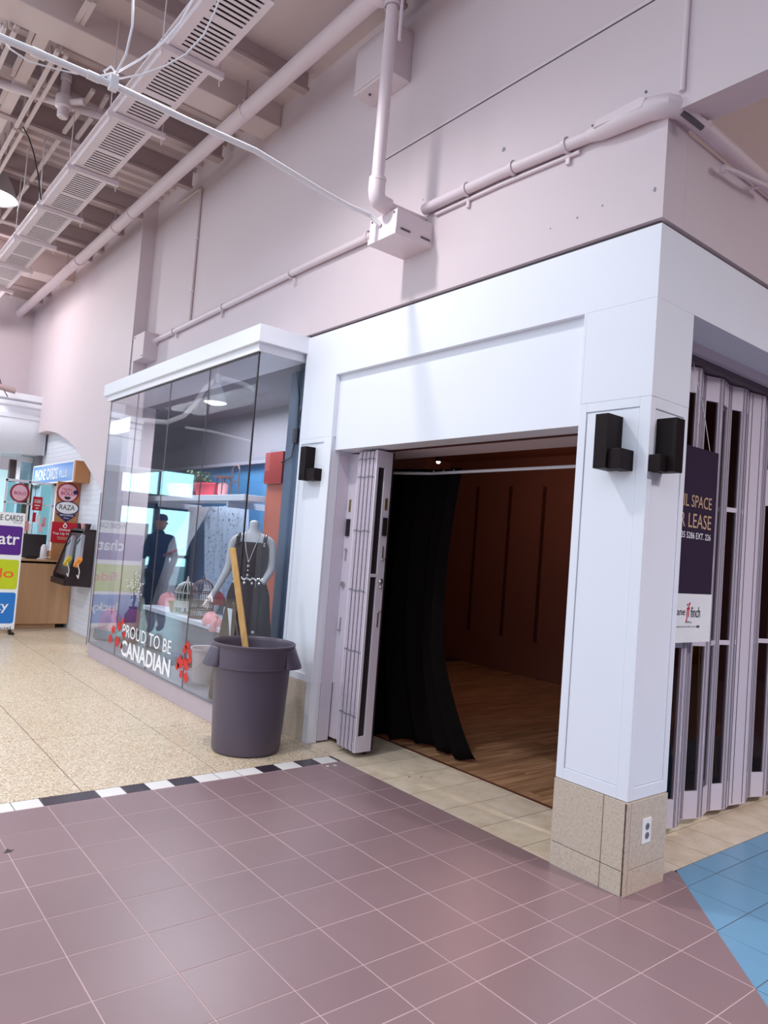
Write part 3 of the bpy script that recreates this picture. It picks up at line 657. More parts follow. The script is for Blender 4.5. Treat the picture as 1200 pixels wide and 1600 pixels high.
# moulded hand grips, flaring out on two opposite sides (across the line of sight)
va = math.atan2(bxy[1]-CAMP.y, bxy[0]-CAMP.x)
for s in (1, -1):
    a0 = va + s*math.pi/2; rows = []
    for i, (z, ro) in enumerate(((.778, .0), (.755, .012), (.70, .034), (.645, .058), (.632, .062))):
        row = []
        for j in range(13):
            t = -1 + 2*j/12; a = a0 + t*.62; k = (1-abs(t)**3)
            r = .303 + (ro+.004)*k; row.append((bxy[0]+r*math.cos(a), bxy[1]+r*math.sin(a), z))
        rows.append(row)
    row = []
    for j in range(13):
        t = -1+2*j/12; a = a0+t*.62; row.append((bxy[0]+.292*math.cos(a), bxy[1]+.292*math.sin(a), .655))
    rows.append(row)
    obj('grip', MB().grid(rows), M['bin'], tc_, smooth=True, thick=.006)
tp = on(363.5, 857, y=1.80); bt = on(401, 1143, z=.12); dr = (bt-tp).normalized()
lb = thing('timber_post', 'square yellow-ended pine post leaning in the grey trash can', 'timber', tuple(bt))
obj('post', MB().bar(bt, tp, .046, .046, up=(.6, .8, 0)), M['lumber'], lb, bevel=.002)
obj('painted_end', MB().bar(tp, tp - dr*(-.006), .047, .047, up=(.6, .8, 0)), M['lumcap'], lb, 'yellow painted end')
r0 = on(365, 943, y=1.80); rb_ = on(384, 1100, z=.25); dr = (rb_-r0).normalized()
tag(obj('rod', MB().tube([rb_, r0-dr*.01, r0], [.005, .006, .011], 8), M['rod']), 'thin grey rod standing in the trash can left of the pine post', 'rod')

# ------------------------------------------------------------------ conduits and boxes on the upper wall
def clampring(par, c, axis, r, m=None):
    t = MB().lathe([(r+.003, -.012), (r+.009, -.012), (r+.009, .012), (r+.003, .012)], 16, cap=False)
    mp = {'x': lambda a, b, c_: (c_, a, b), 'y': lambda a, b, c_: (a, c_, b), 'z': lambda a, b, c_: (a, b, c_)}[axis]
    t.v = [tuple(Vector(mp(*v))+Vector(c)) for v in t.v]; obj('clamp', t, m or M['pipe'], par, smooth=True)
yc = YA-.036
ca = thing('conduit', 'pale pink painted conduit along the upper wall, left of the pull box', 'conduit', (-2.4, yc, 3.97))
obj('tube', MB().tube([(-4.84, yc, 3.945), (-3, yc, 3.965), (-1.3, yc, 3.985), (.0, yc, 3.975)], .031, 14), M['pipe'], ca, smooth=True)
for x in (-4.25, -2.95, -1.6, -.45): clampring(ca, (x, yc, 3.95+.01*(x+4.2)), 'x', .031)
sm = MB()
for x in (-4.2, -3.0, -1.55): sm.box(x-.008, x+.008, yc+.005, YA, 3.87, 3.93)
obj('strap_tail', sm, M['pipe'], ca)
cb = thing('conduit', 'pale pink conduit from the pull box along the upper wall to the corner elbow', 'conduit', (1.0, yc, 3.96))
obj('tube', MB().tube([(.2, yc, 3.985), (.9, yc, 3.985), (1.6, yc, 3.955)], .036, 16), M['pipe'], cb, smooth=True)
obj('lower_tube', MB().tube([(.3, YA-.012, 3.925), (.9, YA-.012, 3.925), (1.5, YA-.012, 3.905)], .013, 10), M['pipe'], cb, smooth=True)
for x, z in ((.62, 3.985), (1.02, 3.98), (1.42, 3.965)): clampring(cb, (x, yc, z), 'x', .036)
st = MB(); st.box(1.405, 1.435, YA-.02, YA, 3.86, 3.93).box(.605, .63, YA-.02, YA, 3.87, 3.94); obj('strap_tail', st, M['pipe'], cb, bevel=.004)
# pulling elbow wrapping the corner
el = thing('conduit_elbow', 'fat cast elbow fitting with a cover plate wrapping round the wall corner', 'pipe fitting', (1.95, 2.29, 3.94))
obj('elbow_body', MB().tube([(1.58, yc, 3.958), (1.66, yc-.005, 3.952), (1.78, yc-.012, 3.945), (1.95, yc-.01, 3.94), (2.03, 2.31, 3.935), (2.075, 2.38, 3.93), (2.075, 2.5, 3.925)], [.038, .052, .056, .058, .058, .054, .044], 16), M['pipe'], el, smooth=True)
obj('cover_plate', MB().prism([(1.64, yc-.065, 3.945), (1.66, yc-.062, 3.985), (1.93, yc-.068, 3.99), (1.96, yc-.068, 3.975), (1.94, yc-.07, 3.93)], (0, .02, 0)), M['pipe'], el, bevel=.004)
obj('screw', MB().ball((1.96, yc-.068, 4.0), .008).ball((1.63, yc-.05, 3.97), .007), M['frame'], el)
cc = thing('conduit', 'pale conduit running away along the top of the right-hand wall', 'conduit', (2.07, 4, 3.92))
obj('tube', MB().tube([(2.075, 2.46, 3.925), (2.07, 3.4, 3.91), (2.07, 5.2, 3.90)], .044, 16), M['pipe'], cc, smooth=True)
cd = thing('cable_pair', 'two pale cables looping off the end of the right-hand wall conduit', 'cable', (2.1, 3.3, 3.86))
obj('cable', MB().tube([on(1131, 262, x=2.09), on(1150, 269, x=2.1), on(1175, 281, x=2.12), on(1215, 298, x=2.14)], .014, 8), M['pipe'], cd, smooth=True)
obj('cable', MB().tube([on(1174, 294, x=2.08), on(1186, 291, x=2.11), on(1215, 286, x=2.16)], .013, 8), M['pipe'], cd, smooth=True)
obj('clip', MB().ball(on(1131, 264, x=2.08), .024), M['pipe'], cd)
bk = thing('strut_bracket', 'short slotted steel bracket above the corner elbow under the beam', 'bracket', tuple(on(1080, 178, y=2.42)))
obj('strut', MB().bar(on(1066, 168, y=2.36), on(1106, 200, y=2.50), .035, .03), M['pipe'], bk); obj('strut_slot', MB().bar(on(1066, 172, y=2.35)-Vector((0, 0, .012)), on(1098, 197, y=2.47)-Vector((0, 0, .012)), .02, .02), M['grey'], bk)
obj('bolt', MB().ball(on(1108, 193, y=2.5), .018), M['pipe'], bk)
vl = thing('conduit', 'thin vertical pale conduit on the upper wall above the corner', 'conduit', (2.1, 2.31, 4.0))
obj('tube', MB().tube([(2.105, YA-.014, 3.98), (2.115, YA-.014, 6.0)], .014, 10), M['pipe'], vl, smooth=True)
tl = thing('conduit', 'thin dusky vertical conduit dropping to the long wall conduit above the window display', 'conduit', (-3.85, 2.31, 4.0))
obj('tube', MB().tube([(-3.85, YA-.015, 3.98), (-3.86, YA-.015, 5.56)], .014, 8), M['deck'], tl, smooth=True)
for z in (4.35, 4.97): clampring(tl, (-3.855, YA-.015, z), 'z', .014, M['pipe'])
obj('elbow', MB().tube([(-3.86, YA-.015, 5.56), (-3.95, YA-.015, 5.58), (-4.5, YA-.015, 5.6)], .018, 8), M['deck'], tl, smooth=True)
# junction box at the wall step
jb = thing('junction_box', 'pale square junction box at the end of the long wall conduit above the window display', 'junction box', (-5.0, 2.33, 3.7))
obj('case', MB().box(-5.17, -4.83, 2.15, 2.33, 3.70, 4.035), M['upper'], jb, bevel=.006)
obj('screw', MB().ball((-5.15, 2.149, 4.0), .009).ball((-4.86, 2.149, 3.73), .009), M['frame'], jb); obj('locknut', MB().tube([(-4.832, yc, 3.944), (-4.81, yc, 3.944)], .045, 12), M['pipe'], jb)
obj('wall_stub', MB().box(-5.24, -5.17, 2.16, 2.33, 3.3, 4.035), M['upper'], jb)
# pull box with hinged lid where the pipes meet
pb = thing('pull_box', 'square pale steel pull box where the white conduit and the wall conduits meet', 'junction box', (.12, 2.33, 3.7))
obj('case', MB().box(-.03, .27, 2.0, 2.33, 3.70, 3.87), M['pipe'], pb, bevel=.004)
obj('lid_lip', MB().box(-.034, .274, 1.995, 2.33, 3.695, 3.735), M['pipe'], pb)
obj('hinge', MB().box(.272, .279, 2.04, 2.12, 3.735, 3.747).box(.272, .279, 2.22, 2.30, 3.735, 3.747), M['grey'], pb)
obj('screw', MB().ball((.0, 1.998, 3.85), .008).ball((.24, 1.998, 3.85), .008), M['frame'], pb)
# drop pipe: vertical, elbow, short run back to the wall
dp = thing('drop_pipe', 'pale vertical pipe dropping from the ceiling main to an elbow beside the pull box', 'pipe', (.16, 1.9, 3.93))
obj('tube', MB().tube([(.155, 1.9, 4.02), (.17, 1.9, 5.36)], .043, 18), M['pipe'], dp, smooth=True)
obj('elbow', MB().tube([(.155, 1.9, 4.05), (.155, 1.9, 3.99), (.155, 1.906, 3.95), (.155, 1.925, 3.925), (.155, 1.97, 3.915), (.155, 2.01, 3.915)], [.058, .058, .057, .057, .056, .056], 18), M['pipe'], dp, smooth=True)
obj('horizontal_tube', MB().tube([(.155, 2.0, 3.915), (.165, 2.315, 3.915)], .036, 16), M['pipe'], dp, smooth=True)
clampring(dp, (.157, 1.9, 4.06), 'z', .05); clampring(dp, (.168, 1.9, 5.28), 'z', .05)
obj('thin_tube', MB().tube([(.235, 1.93, 5.02), (.235, 1.93, 5.5)], .012, 8), M['pipe'], dp, smooth=True)
obj('tee', MB().tube([(.17, 1.9, 5.3), (.17, 1.9, 5.42)], .062, 18), M['pipe'], dp, smooth=True)
# ceiling main
mp_ = thing('ceiling_main', 'thick pale pipe running the length of the wall just under the ceiling', 'pipe', (-5, 1.9, 5.47))
obj('tube', MB().tube([(-13, 1.9, 5.49), (.9, 1.9, 5.47)], .068, 18), M['pipe'], mp_, smooth=True)
for x in (-1.98, -4.95, -5.55, -7.2): clampring(mp_, (x, 1.9, 5.48), 'x', .068)
cm = MB()
for x in (-5.62, -2.0, -7.9): cm.tube([(x, 1.9, 5.53), (x, 1.9, 5.84)], .008, 6).box(x-.03, x+.03, 1.88, 1.92, 5.53, 5.6)
obj('hanger', cm, M['deckd'], mp_)
obj('end_fitting', MB().tube([(-.02, 1.9, 5.47), (.05, 1.9, 5.47)], .09, 18).tube([(.25, 1.9, 5.47), (.32, 1.9, 5.47)], .09, 18), M['pipe'], mp_, smooth=True)
# box on the wall behind the drop pipe
wx = thing('wall_box', 'square pink-painted steel box high on the wall behind the drop pipe', 'junction box', (-.38, 2.33, 5.1))
obj('case', MB().box(-.57, -.12, 2.13, 2.33, 5.08, 5.46), M['upper'], wx, bevel=.006); obj('cover', MB().box(-.55, -.14, 2.12, 2.13, 5.1, 5.44), M['upper'], wx, bevel=.004)
obj('knockout', MB().ball((-.3, 2.2, 5.078), .012).ball((-.45, 2.2, 5.078), .012), M['grey'], wx)
# white conduit crossing overhead towards the pull box and its wires
wc = thing('white_conduit', 'bright white conduit crossing overhead from upper left to the pull box', 'conduit', (.17, .6, 3.87))
pw = [Vector((.10, 2.0, 3.80))] + [on(u, v, z=3.865) for u, v in ((578, 336), (545, 322), (505, 300), (400, 236), (290, 187), (177, 133), (60, 83), (0, 58))]
last = pw[-1] + (pw[-1]-pw[-2])*1.0; pw.append(last)
obj('tube', MB().tube(pw, [.016]+[.018]*(len(pw)-1), 12), M['pipew'], wc, smooth=True)
a = on(177, 133, z=3.865)
obj('hanger_clamp', MB().box(a.x-.022, a.x+.022, a.y-.02, a.y+.02, 3.84, 3.91).tube([a+Vector((0, -.02, .02)), a+Vector((0, -.05, .05)), a+Vector((0, -.02, .09)), a+Vector((0, .02, .06))], .006, 6), M['pipew'], wc)
b_ = on(60, 84, z=3.865); c_ = on(146, 120, z=3.865)
obj('coupling', MB().tube([b_-Vector((0, .03, 0)), b_+Vector((0, .03, 0))], .022, 10).tube([c_-Vector((0, .03, 0)), c_+Vector((0, .03, 0))], .022, 10), M['pipew'], wc, smooth=True)
hw = thing('hanger_wire', 'white wire hanging straight down from the roof to the overhead white conduit', 'wire', tuple(a))
obj('wire', MB().tube([a+Vector((0, 0, .04)), on(197, 85, y=a.y+.02), on(207, 40, y=a.y+.03), on(208, -5, y=a.y+.03), on(208, -60, y=a.y+.03)], .006, 6), M['pipew'], hw, smooth=True)
c1 = thing('loose_cable', 'white cable sagging from the overhead conduit past the slotted duct, upper of two', 'cable', tuple(c_))
obj('cable', MB().tube([c_, on(150, 121, z=3.87), on(185, 112, z=3.95), on(220, 92, z=4.05), on(255, 66, z=4.15), on(282, 35, z=4.25), on(303, -3, z=4.35), on(320, -50, z=4.45)], .0055, 6), M['pipew'], c1, smooth=True)
c2 = thing('loose_cable', 'white cable curling from the overhead conduit across the slotted duct, lower of two', 'cable', tuple(a))
obj('cable', MB().tube([on(125, 114, z=3.88), on(160, 131, z=3.86), a+Vector((0, 0, .03)), on(220, 117, z=3.95), on(258, 103, z=4.0), on(290, 85, z=4.07), on(318, 55, z=4.15), on(335, 20, z=4.25), on(346, -10, z=4.3), on(352, -40, z=4.35)], .0055, 6), M['pipew'], c2, smooth=True)
c3 = thing('loose_cable', 'thin white cable drooping under the left end of the overhead conduit', 'cable', tuple(on(40, 95, z=3.85)))
obj('cable', MB().tube([on(-10, 48, z=3.87), on(15, 76, z=3.85), on(45, 96, z=3.84), on(80, 106, z=3.84), on(122, 116, z=3.86)], .0045, 6), M['pipew'], c3, smooth=True)

# ------------------------------------------------------------------ roof over the shop edge
def deck_sheet(x0, x1, y0, y1, z, pitch=.2, dep=.055):
    mb = MB(); x = x0; pr = []
    while x < x1:
        pr += [(x, z), (x+pitch*.42, z), (x+pitch*.5, z+dep), (x+pitch*.92, z+dep)]; x += pitch
    return mb.grid([[(a, y0, b) for a, b in pr], [(a, y1, b) for a, b in pr]])
ce = struct('ceiling', deck_sheet(-13, -2.42, -.12, 2.36, 5.85), M['deck'])
obj('flat_deck', MB().box(-2.1, 5.4, -.12, 2.36, 5.78, 5.9), M['deck'], ce)
obj('roof_slab', MB().box(-13, 5.4, -.12, 2.5, 5.93, 6.1), M['deck'], ce)
obj('flat_deck', MB().box(1.5, 5.4, 2.3, 7.4, 5.6, 5.75), M['deck'], ce)
for k, (x0, x1, z, mm) in enumerate(((-2.42, -2.1, 5.56, 'deck'), (-8.75, -8.35, 5.5, 'deck'), (-11.6, -11.2, 5.5, 'deck'))):
    obj('beam', MB().box(x0, x1, -.12, 2.33, z, 5.9), M[mm], ce, bevel=.01)
for k, (x0, x1, z) in enumerate(((-1.56, -1.47, 5.6), (-.2, -.12, 5.62), (.03, .12, 5.62), (-3.3, -3.18, 5.62), (-4.06, -3.97, 5.58), (-5.36, -5.29, 5.62), (-6.1, -6.02, 5.6), (-6.98, -6.86, 5.6), (-7.5, -7.44, 5.62), (-9.9, -9.8, 5.6), (-10.5, -10.44, 5.62))):
    obj('joist', MB().box(x0, x1, -.12, 2.25, z, z+.03).box((x0+x1)/2-.012, (x0+x1)/2+.012, -.12, 2.25, z+.03, 5.86), M['deckd'], ce)
# open-web trusses running with the wall
for k, yt in enumerate((.42, .02)):
    for (xa, xb) in ((-4.0, -2.44), (-5.3, -4.05), (-6.95, -5.36), (-8.3, -7.0)):
        t = MB()
        for dy in (-.035, .035):
            t.bar((xa, yt+dy, 5.52), (xb, yt+dy, 5.52), .03, .03)
        t.bar((xa, yt, 5.82), (xb, yt, 5.82), .06, .03)
        n = max(2, round((xb-xa)/.33)); 
        for i in range(n):
            x0 = xa+(xb-xa)*i/n; x1 = xa+(xb-xa)*(i+1)/n
            t.bar((x0, yt, 5.52), ((x0+x1)/2, yt, 5.82), .018, .018).bar(((x0+x1)/2, yt, 5.82), (x1, yt, 5.52), .018, .018)
        obj('truss', t, M['deck'], ce)
for xa, xb, yy in ((-4.0, -2.45, .27), (-5.3, -4.08, .27), (-6.9, -5.4, .24)):
    obj('flat_bar', MB().box(xa, xb, yy-.05, yy+.05, 5.6, 5.63), M['deck'], ce)
bs = MB()
for q0, q1 in (((146, 141), (130, 164)), ((168, 150), (155, 172)), ((123, 175), (100, 207)), ((144, 183), (120, 216)), ((28, 38), (18, 60)), ((55, 35), (42, 72)), ((33, 88), (19, 117)), ((14, 130), (0, 160)), ((62, 72), (55, 98)), ((94, 216), (48, 282)), ((44, 288), (0, 347)), ((140, 0), (120, 33)), ((148, 2), (128, 37))):
    bs.bar(on(*q0, z=5.62), on(*q1, z=5.62), .035, .03)
obj('bridging_bar', bs, M['deck'], ce, kind='stuff')

# sprinkler pipe with upright fitting
sp = thing('sprinkler_pipe', 'pale sprinkler pipe crossing under the roof with an upright valve fitting, upper left', 'pipe', (-3.4, .5, 5.6))
obj('tube', MB().tube([on(-60, 104, z=5.55), on(0, 131, z=5.55), on(165, 184, z=5.55), on(230, 208, z=5.55)], .035, 12), M['duct'], sp, smooth=True)
f0 = on(100, 160, z=5.52)
obj('fitting', MB().lathe([(.04, f0.z-.15), (.05, f0.z-.14), (.05, f0.z-.06), (.075, f0.z-.05), (.075, f0.z+.05), (.045, f0.z+.06), (.04, f0.z+.2), (.05, f0.z+.21), (.05, f0.z+.26)], 14, (f0.x, f0.y)), M['duct'], sp, smooth=True)
obj('cap', MB().lathe([(.03, f0.z+.26), (.025, f0.z+.31)], 10, (f0.x, f0.y)), M['black'], sp, 'black cap')
obj('branch', MB().tube([f0+Vector((0, .0, 0)), f0+Vector((.14, .14, .01))], .03, 10), M['duct'], sp, smooth=True)

# long slotted duct on strut hangers
sd = thing('slotted_duct', 'long pale duct with a slotted underside hung on struts below the roof', 'duct', (-3.5, .95, 5.0))
Y0, Y1, ZB, ZT = .80, 1.13, 5.0, 5.10
hx = [-.94, -2.06, -3.25, -4.43, -5.55, -6.75, -7.95, -9.1]
secs = list(zip([-.05]+hx, hx+[-10.3]))
for xa, xb in secs:
    t = MB(); t.box(xb, xa, Y0-.004, Y0, ZB, ZT).box(xb, xa, Y1, Y1+.004, ZB, ZT).box(xb, xa, Y0-.02, Y0+.05, ZB-.002, ZB+.003).box(xb, xa, Y1-.04, Y1+.004, ZB-.002, ZB+.003)
    t.box(xb, xa, Y0, Y1, ZT, ZT+.004).box(xb, xa, Y0-.03, Y0-.004, ZT-.02, ZT)
    n = int((xa-xb)/.048); w_ = (xa-xb)/n
    for i in range(n):
        x = xb + i*w_; wd = w_*.56
        if i in (0, n-1) or i == 9: wd = w_
        t.box(x, x+wd, Y0+.05, Y1-.04, ZB-.001, ZB+.002)
    obj('tray_section', t, M['duct'], sd)
    obj('slot_shade', MB().box(xb+.01, xa-.01, Y0+.01, Y1-.01, ZT-.012, ZT-.004), M['blackvoid'], sd)  # dark sheet puts the shade inside the duct into colour
for x in hx:
    hg = obj('hanger_strut', MB().box(x-.022, x+.022, Y0-.08, Y1+.08, ZB-.05, ZB-.008), M['duct'], sd)
    obj('rod', MB().tube([(x, Y0-.055, ZB-.10), (x, Y0-.055, 5.86)], .005, 6).tube([(x, Y1+.055, ZB-.11), (x, Y1+.055, 5.86)], .005, 6), M['duct'], hg)
dk = thing('loose_cable', 'dark cable hanging from the truss to the slotted duct near the left edge', 'cable', tuple(on(36, 198, z=5.5)))
obj('cable', MB().tube([on(36, 198, z=5.5), on(45, 215, z=5.45), on(53, 240, z=5.35), on(60, 275, z=5.2), on(64, 312, z=5.05)], .007, 6), M['black'], dk, smooth=True)
wd_ = thing('rod_hanger', 'thin rod hanging from the roof left of the slotted duct with a white wire', 'rod', tuple(on(30, 300, z=5.2)))
obj('wire', MB().tube([on(44, 232, z=5.8), on(38, 290, z=5.3), on(27, 330, z=5.0)], .006, 6), M['pipew'], wd_); obj('rod', MB().tube([on(70, 212, z=5.8), on(66, 262, z=5.4), on(64, 312, z=5.05)], .006, 6), M['duct'], wd_)

def highbay(lab, c, r=.24):
    t = thing('high_bay_lamp', lab, 'ceiling lamp', tuple(c))
    x, y, z = c
    obj('reflector', MB().lathe([(.05, z+.42), (.10, z+.36), (r*.8, z+.16), (r, z+.0), (r*1.02, z-.01), (r*.97, z-.0), (r*.75, z+.14), (.08, z+.32)], 28, (x, y), False), M['lampr'], t, smooth=True)
    obj('lens', MB().lathe([(.02, z-.06), (r*.6, z-.04), (r*.92, z+.0), (r*.92, z+.01)], 24, (x, y)), M['lampm'], t, smooth=True)
    obj('ballast', MB().lathe([(.08, z+.42), (.08, z+.62)], 14, (x, y)), M['lampr'], t, smooth=True)
    obj('hook', MB().tube([(x, y, z+.6), (x, y, 5.86)], .008, 6), M['duct'], t)
highbay('glowing high bay lamp cut by the left edge of the view', on(-13, 306, z=5.45), .28)

# ------------------------------------------------------------------ window display (glass bay)
W = thing('window_1', None, None); W['kind'] = 'structure'
XL, XR, YG = -5.05, -1.32, 1.905
obj('base', MB().box(-5.07, -1.33, 1.91, 2.36, .0, .166), M['basem'], W, bevel=.003)
obj('base_cap', MB().box(-5.065, -1.325, 1.895, 2.36, .166, .174), M['frame'], W)
obj('cornice', MB().box(-5.235, -1.25, 1.855, 2.349, 3.2, 3.345), M['white'], W, bevel=.003)
obj('cornice_lip', MB().box(-5.15, -1.30, 1.885, 2.345, 3.131, 3.2), M['trimw'], W, bevel=.004)
gx = [XL, -4.115, -3.175, -2.25, XR]
for i in range(4):
    obj('pane', MB().box(gx[i]+.002, gx[i+1]-.002, YG-.004, YG+.004, .174, 3.13), M['pane'], W)
for i in (1, 2, 3): obj('pane_joint', MB().box(gx[i]-.0025, gx[i]+.0025, YG-.0045, YG+.0045, .174, 3.13), M['grey'], W)
obj('pane', MB().box(XR-.004, XR+.004, YG+.006, 2.335, .174, 3.13), M['pane'], W)
obj('pane', MB().box(XL-.004, XL+.004, YG+.006, 2.15, .174, 3.13), M['pane'], W)
obj('pane_joint', MB().box(XR-.006, XR+.006, YG-.006, YG+.006, .174, 3.13), M['black'], W)
obj('pane_joint', MB().box(XL-.004, XL+.004, YG-.005, YG+.005, .174, 3.13), M['grey'], W)
obj('top_channel', MB().box(XL, XR+.006, YG-.008, YG+.008, 3.118, 3.132), M['black'], W)
def glasstext(s, p0, p1, p2, m, bold):          # lower left, lower right, upper left on the glass
    return letters('lettering', s, p0, Vector(p1)-Vector(p0), Vector(p2)-Vector(p0), m, W, bold)
yt = YG-.006
glasstext('PROUD TO BE', (-3.90, yt, .415), (-2.555, yt, .425), (-3.90, yt, .545), M['vinylw'], 0)
glasstext('CANADIAN', (-3.90, yt, .205), (-2.545, yt, .21), (-3.90, yt, .375), M['vinylw'], .03)
MAPLE = [(0,-.5),(.04,-.22),(.32,-.27),(.27,-.14),(.5,.06),(.42,.1),(.46,.27),(.29,.24),(.25,.32),(.12,.18),(.17,.42),(.09,.38),(0,.55),(-.09,.38),(-.17,.42),(-.12,.18),(-.25,.32),(-.29,.24),(-.46,.27),(-.42,.1),(-.5,.06),(-.27,-.14),(-.32,-.27),(-.04,-.22)]
def maple(cx, cz, s, a):
    ca_, sa = math.cos(a), math.sin(a)
    obj('maple_leaf', MB().prism([(cx+s*(px*ca_-pz*sa), yt, cz+s*(px*sa+pz*ca_)) for px, pz in MAPLE], (0, -.0008, 0)), M['vinylr'], W, 'red maple leaf decal')
for u, v, s, a in ((177, 985, .2, .3), (186, 980, .22, -.4), (192, 972, .16, .7), (172, 999, .22, -.2), (183, 1004, .24, .5), (193, 992, .18, 0), (190, 1010, .15, .9),
                   (293, 1010, .18, .2), (296, 1020, .15, -.5), (289, 1016, .17, .6), (281, 1037, .26, .1), (290, 1040, .24, -.5), (296, 1032, .16, .3), (283, 1054, .15, .8), (290, 1060, .2, -.2), (277, 1042, .15, .4)):
    q = on(u, v, y=yt); maple(q.x, q.z, s*.62, a)
# shell of the shop behind the glass
obj('display_floor', MB().box(-5.05, -1.33, 1.92, 3.6, .12, .165).box(-9, -5.05, 2.56, 3.6, .12, .165), M['tableg'], W, kind='whole')
obj('display_back', MB().box(-9, -2.88, 3.3, 3.4, .1, 2.5), M['bluew'], W)
obj('display_back', MB().box(-9, -1.2, 3.32, 3.42, 2.5, 3.3), M['upg'], W)
obj('display_ceiling', MB().box(-5.1, -1.36, 1.935, 3.31, 3.14, 3.2).box(-9, -5.1, 2.56, 3.31, 3.14, 3.2), M['upg'], W, kind='whole')
obj('display_side', MB().box(-2.88, -1.2, 3.28, 3.42, .1, 2.5), M['bluew'], W)
obj('partition', MB().prism([(on(446, 705, y=2.5).x, 2.5, .17), (-1.27, 2.5, .17), (-1.27, 2.5, 3.14), (on(446, 705, y=2.5).x, 2.5, 3.14)], (0, .06, 0)), M['slate'], W)
obj('partition', MB().box(-1.29, -1.24, 2.335, 3.3, .1, 3.2), M['slate'], W)
a0, a1 = on(421, 710, y=2.85), on(443, 707, y=2.85)
obj('rust_panel', MB().box(a0.x, a1.x+.05, 2.85, 2.9, .17, 2.16), M['orange'], W, 'rust orange panel'); obj('red_panel', MB().box(a0.x-.02, a1.x+.05, 2.82, 2.92, 2.16, 2.49), M['red'], W, 'dark red panel')
obj('picture_ledge', MB().box(-7.5, -2.3, 3.22, 3.3, 2.47, 2.51), M['frame'], W)
# white shelf and what stands on it
sh = on(390, 772, y=2.72)
shz = 2.03
s_ = thing('display_shelf', 'long white shelf across the back of the window display under the red tubs', 'shelf', (-4.3, 2.8, 1.95))
obj('board', MB().box(-6.2, sh.x, 2.66, 3.0, 1.97, 2.035), M['tablew'], s_, bevel=.003)
obj('bracket', MB().box(-3.3, -3.26, 2.7, 3.3, 1.90, 1.97), M['tablew'], s_); obj('bracket', MB().box(-5.3, -5.26, 2.7, 3.3, 1.90, 1.97), M['tablew'], s_)
def tub(lab, u, v, r):
    p = on(u, v, y=2.83); t = thing('plastic_tub', lab, 'tub', (p.x, 2.83, 2.035))
    obj('tub_body', MB().lathe([(r*.78, 2.036), (r*.82, 2.04), (r, 2.17), (r*1.05, 2.175), (r*1.05, 2.19), (r*.95, 2.185), (r*.76, 2.05)], 22, (p.x, 2.83), ey=.5), M['redb'], t, smooth=True)
    return p
tub('coral red plastic tub on the white shelf, nearer the glass corner', 326, 765, .28); tub('coral red plastic tub half hidden further left on the white shelf', 286, 768, .34)
def sprig(name, lab, cat, base, H, n, spread, lm, tm, ls, seedv, twig=.004, ncap=12, flowers=None):
    """small branching plant: stems and separate little leaves or blossoms joined per part"""
    rnd = random.Random(seedv); t = thing(name, lab, cat, tuple(base)); st = MB(); lf = MB(); fl = MB()
    for i in range(n):
        a = rnd.uniform(0, 6.28); s = rnd.uniform(.25, 1)*spread; h = H*rnd.uniform(.6, 1)
        P = [base + Vector((math.cos(a)*s*k**1.5, math.sin(a)*s*k**1.5*.6, h*k)) for k in (0, .3, .6, .85, 1)]
        st.tube(P, [twig*1.4, twig*1.2, twig, twig*.8, twig*.5], 5)
        for k in range(ncap):
            q = P[2].lerp(P[4], rnd.random()) if k % 2 else P[1].lerp(P[3], rnd.random())
            q = q + Vector((rnd.uniform(-1, 1), rnd.uniform(-1, 1), rnd.uniform(-.6, 1)))*ls*1.6
            d = Vector((rnd.uniform(-1, 1), rnd.uniform(-1, 1), rnd.uniform(-.4, 1))).normalized(); e = d.cross(Vector((.3, .2, 1))).normalized()*ls*.35
            if flowers and k % 2: fl.ball(q, ls*.32, 6, 4)
            else: lf.add([q-d*ls*.5, q+e, q+d*ls*.5, q-e], [(0, 1, 2, 3)])
    obj('stems', st, tm, t); 
    if lf.f: obj('leaves', lf, lm, t, kind='stuff')
    if fl.f: obj('blossoms', fl, flowers, t, kind='stuff')
    return t
p = on(312, 757, y=2.86); sprig('trailing_plant', 'bushy dull green plant between the red tubs on the shelf', 'plant', Vector((p.x, 2.86, 2.08)), .26, 16, .17, M['leaf'], M['twig'], .05, 3, ncap=16)
p = on(348, 768, y=2.84); t = thing('wire_lantern', 'rusty square wire lantern on the right part of the white shelf', 'lantern', (p.x, 2.84, 2.035))
g = MB()
for dx in (-.09, .09):
    for dy in (-.06, .06): g.bar((p.x+dx, 2.84+dy, 2.035), (p.x+dx*.8, 2.84+dy*.8, 2.25), .01, .01)
obj('leg', g, M['iron'], t); obj('top_plate', MB().box(p.x-.1, p.x+.1, 2.77, 2.91, 2.25, 2.275), M['iron'], t); obj('jar', MB().lathe([(.05, 2.04), (.06, 2.07), (.06, 2.17), (.04, 2.2)], 14, (p.x, 2.84)), M['pinkb'], t, smooth=True)
p = on(366, 768, y=2.84); t = thing('wire_stand', 'tall narrow iron arch stand on the shelf end beside the lantern', 'stand', (p.x, 2.84, 2.035))
g = MB()
for dx in (-.085, .085): g.tube([(p.x+dx, 2.84, 2.036), (p.x+dx, 2.84, 2.34)], .008, 6)
g.tube([(p.x-.085, 2.84, 2.34), (p.x-.05, 2.84, 2.385), (p.x+.05, 2.84, 2.385), (p.x+.085, 2.84, 2.34)], .008, 6); obj('arch', g, M['iron'], t)
obj('crossbar', MB().bar((p.x-.085, 2.84, 2.2), (p.x+.085, 2.84, 2.2), .014, .014), M['iron'], t); obj('foot', MB().bar((p.x-.085, 2.78, 2.04), (p.x-.085, 2.9, 2.04), .012, .012).bar((p.x+.085, 2.78, 2.04), (p.x+.085, 2.9, 2.04), .012, .012), M['iron'], t)

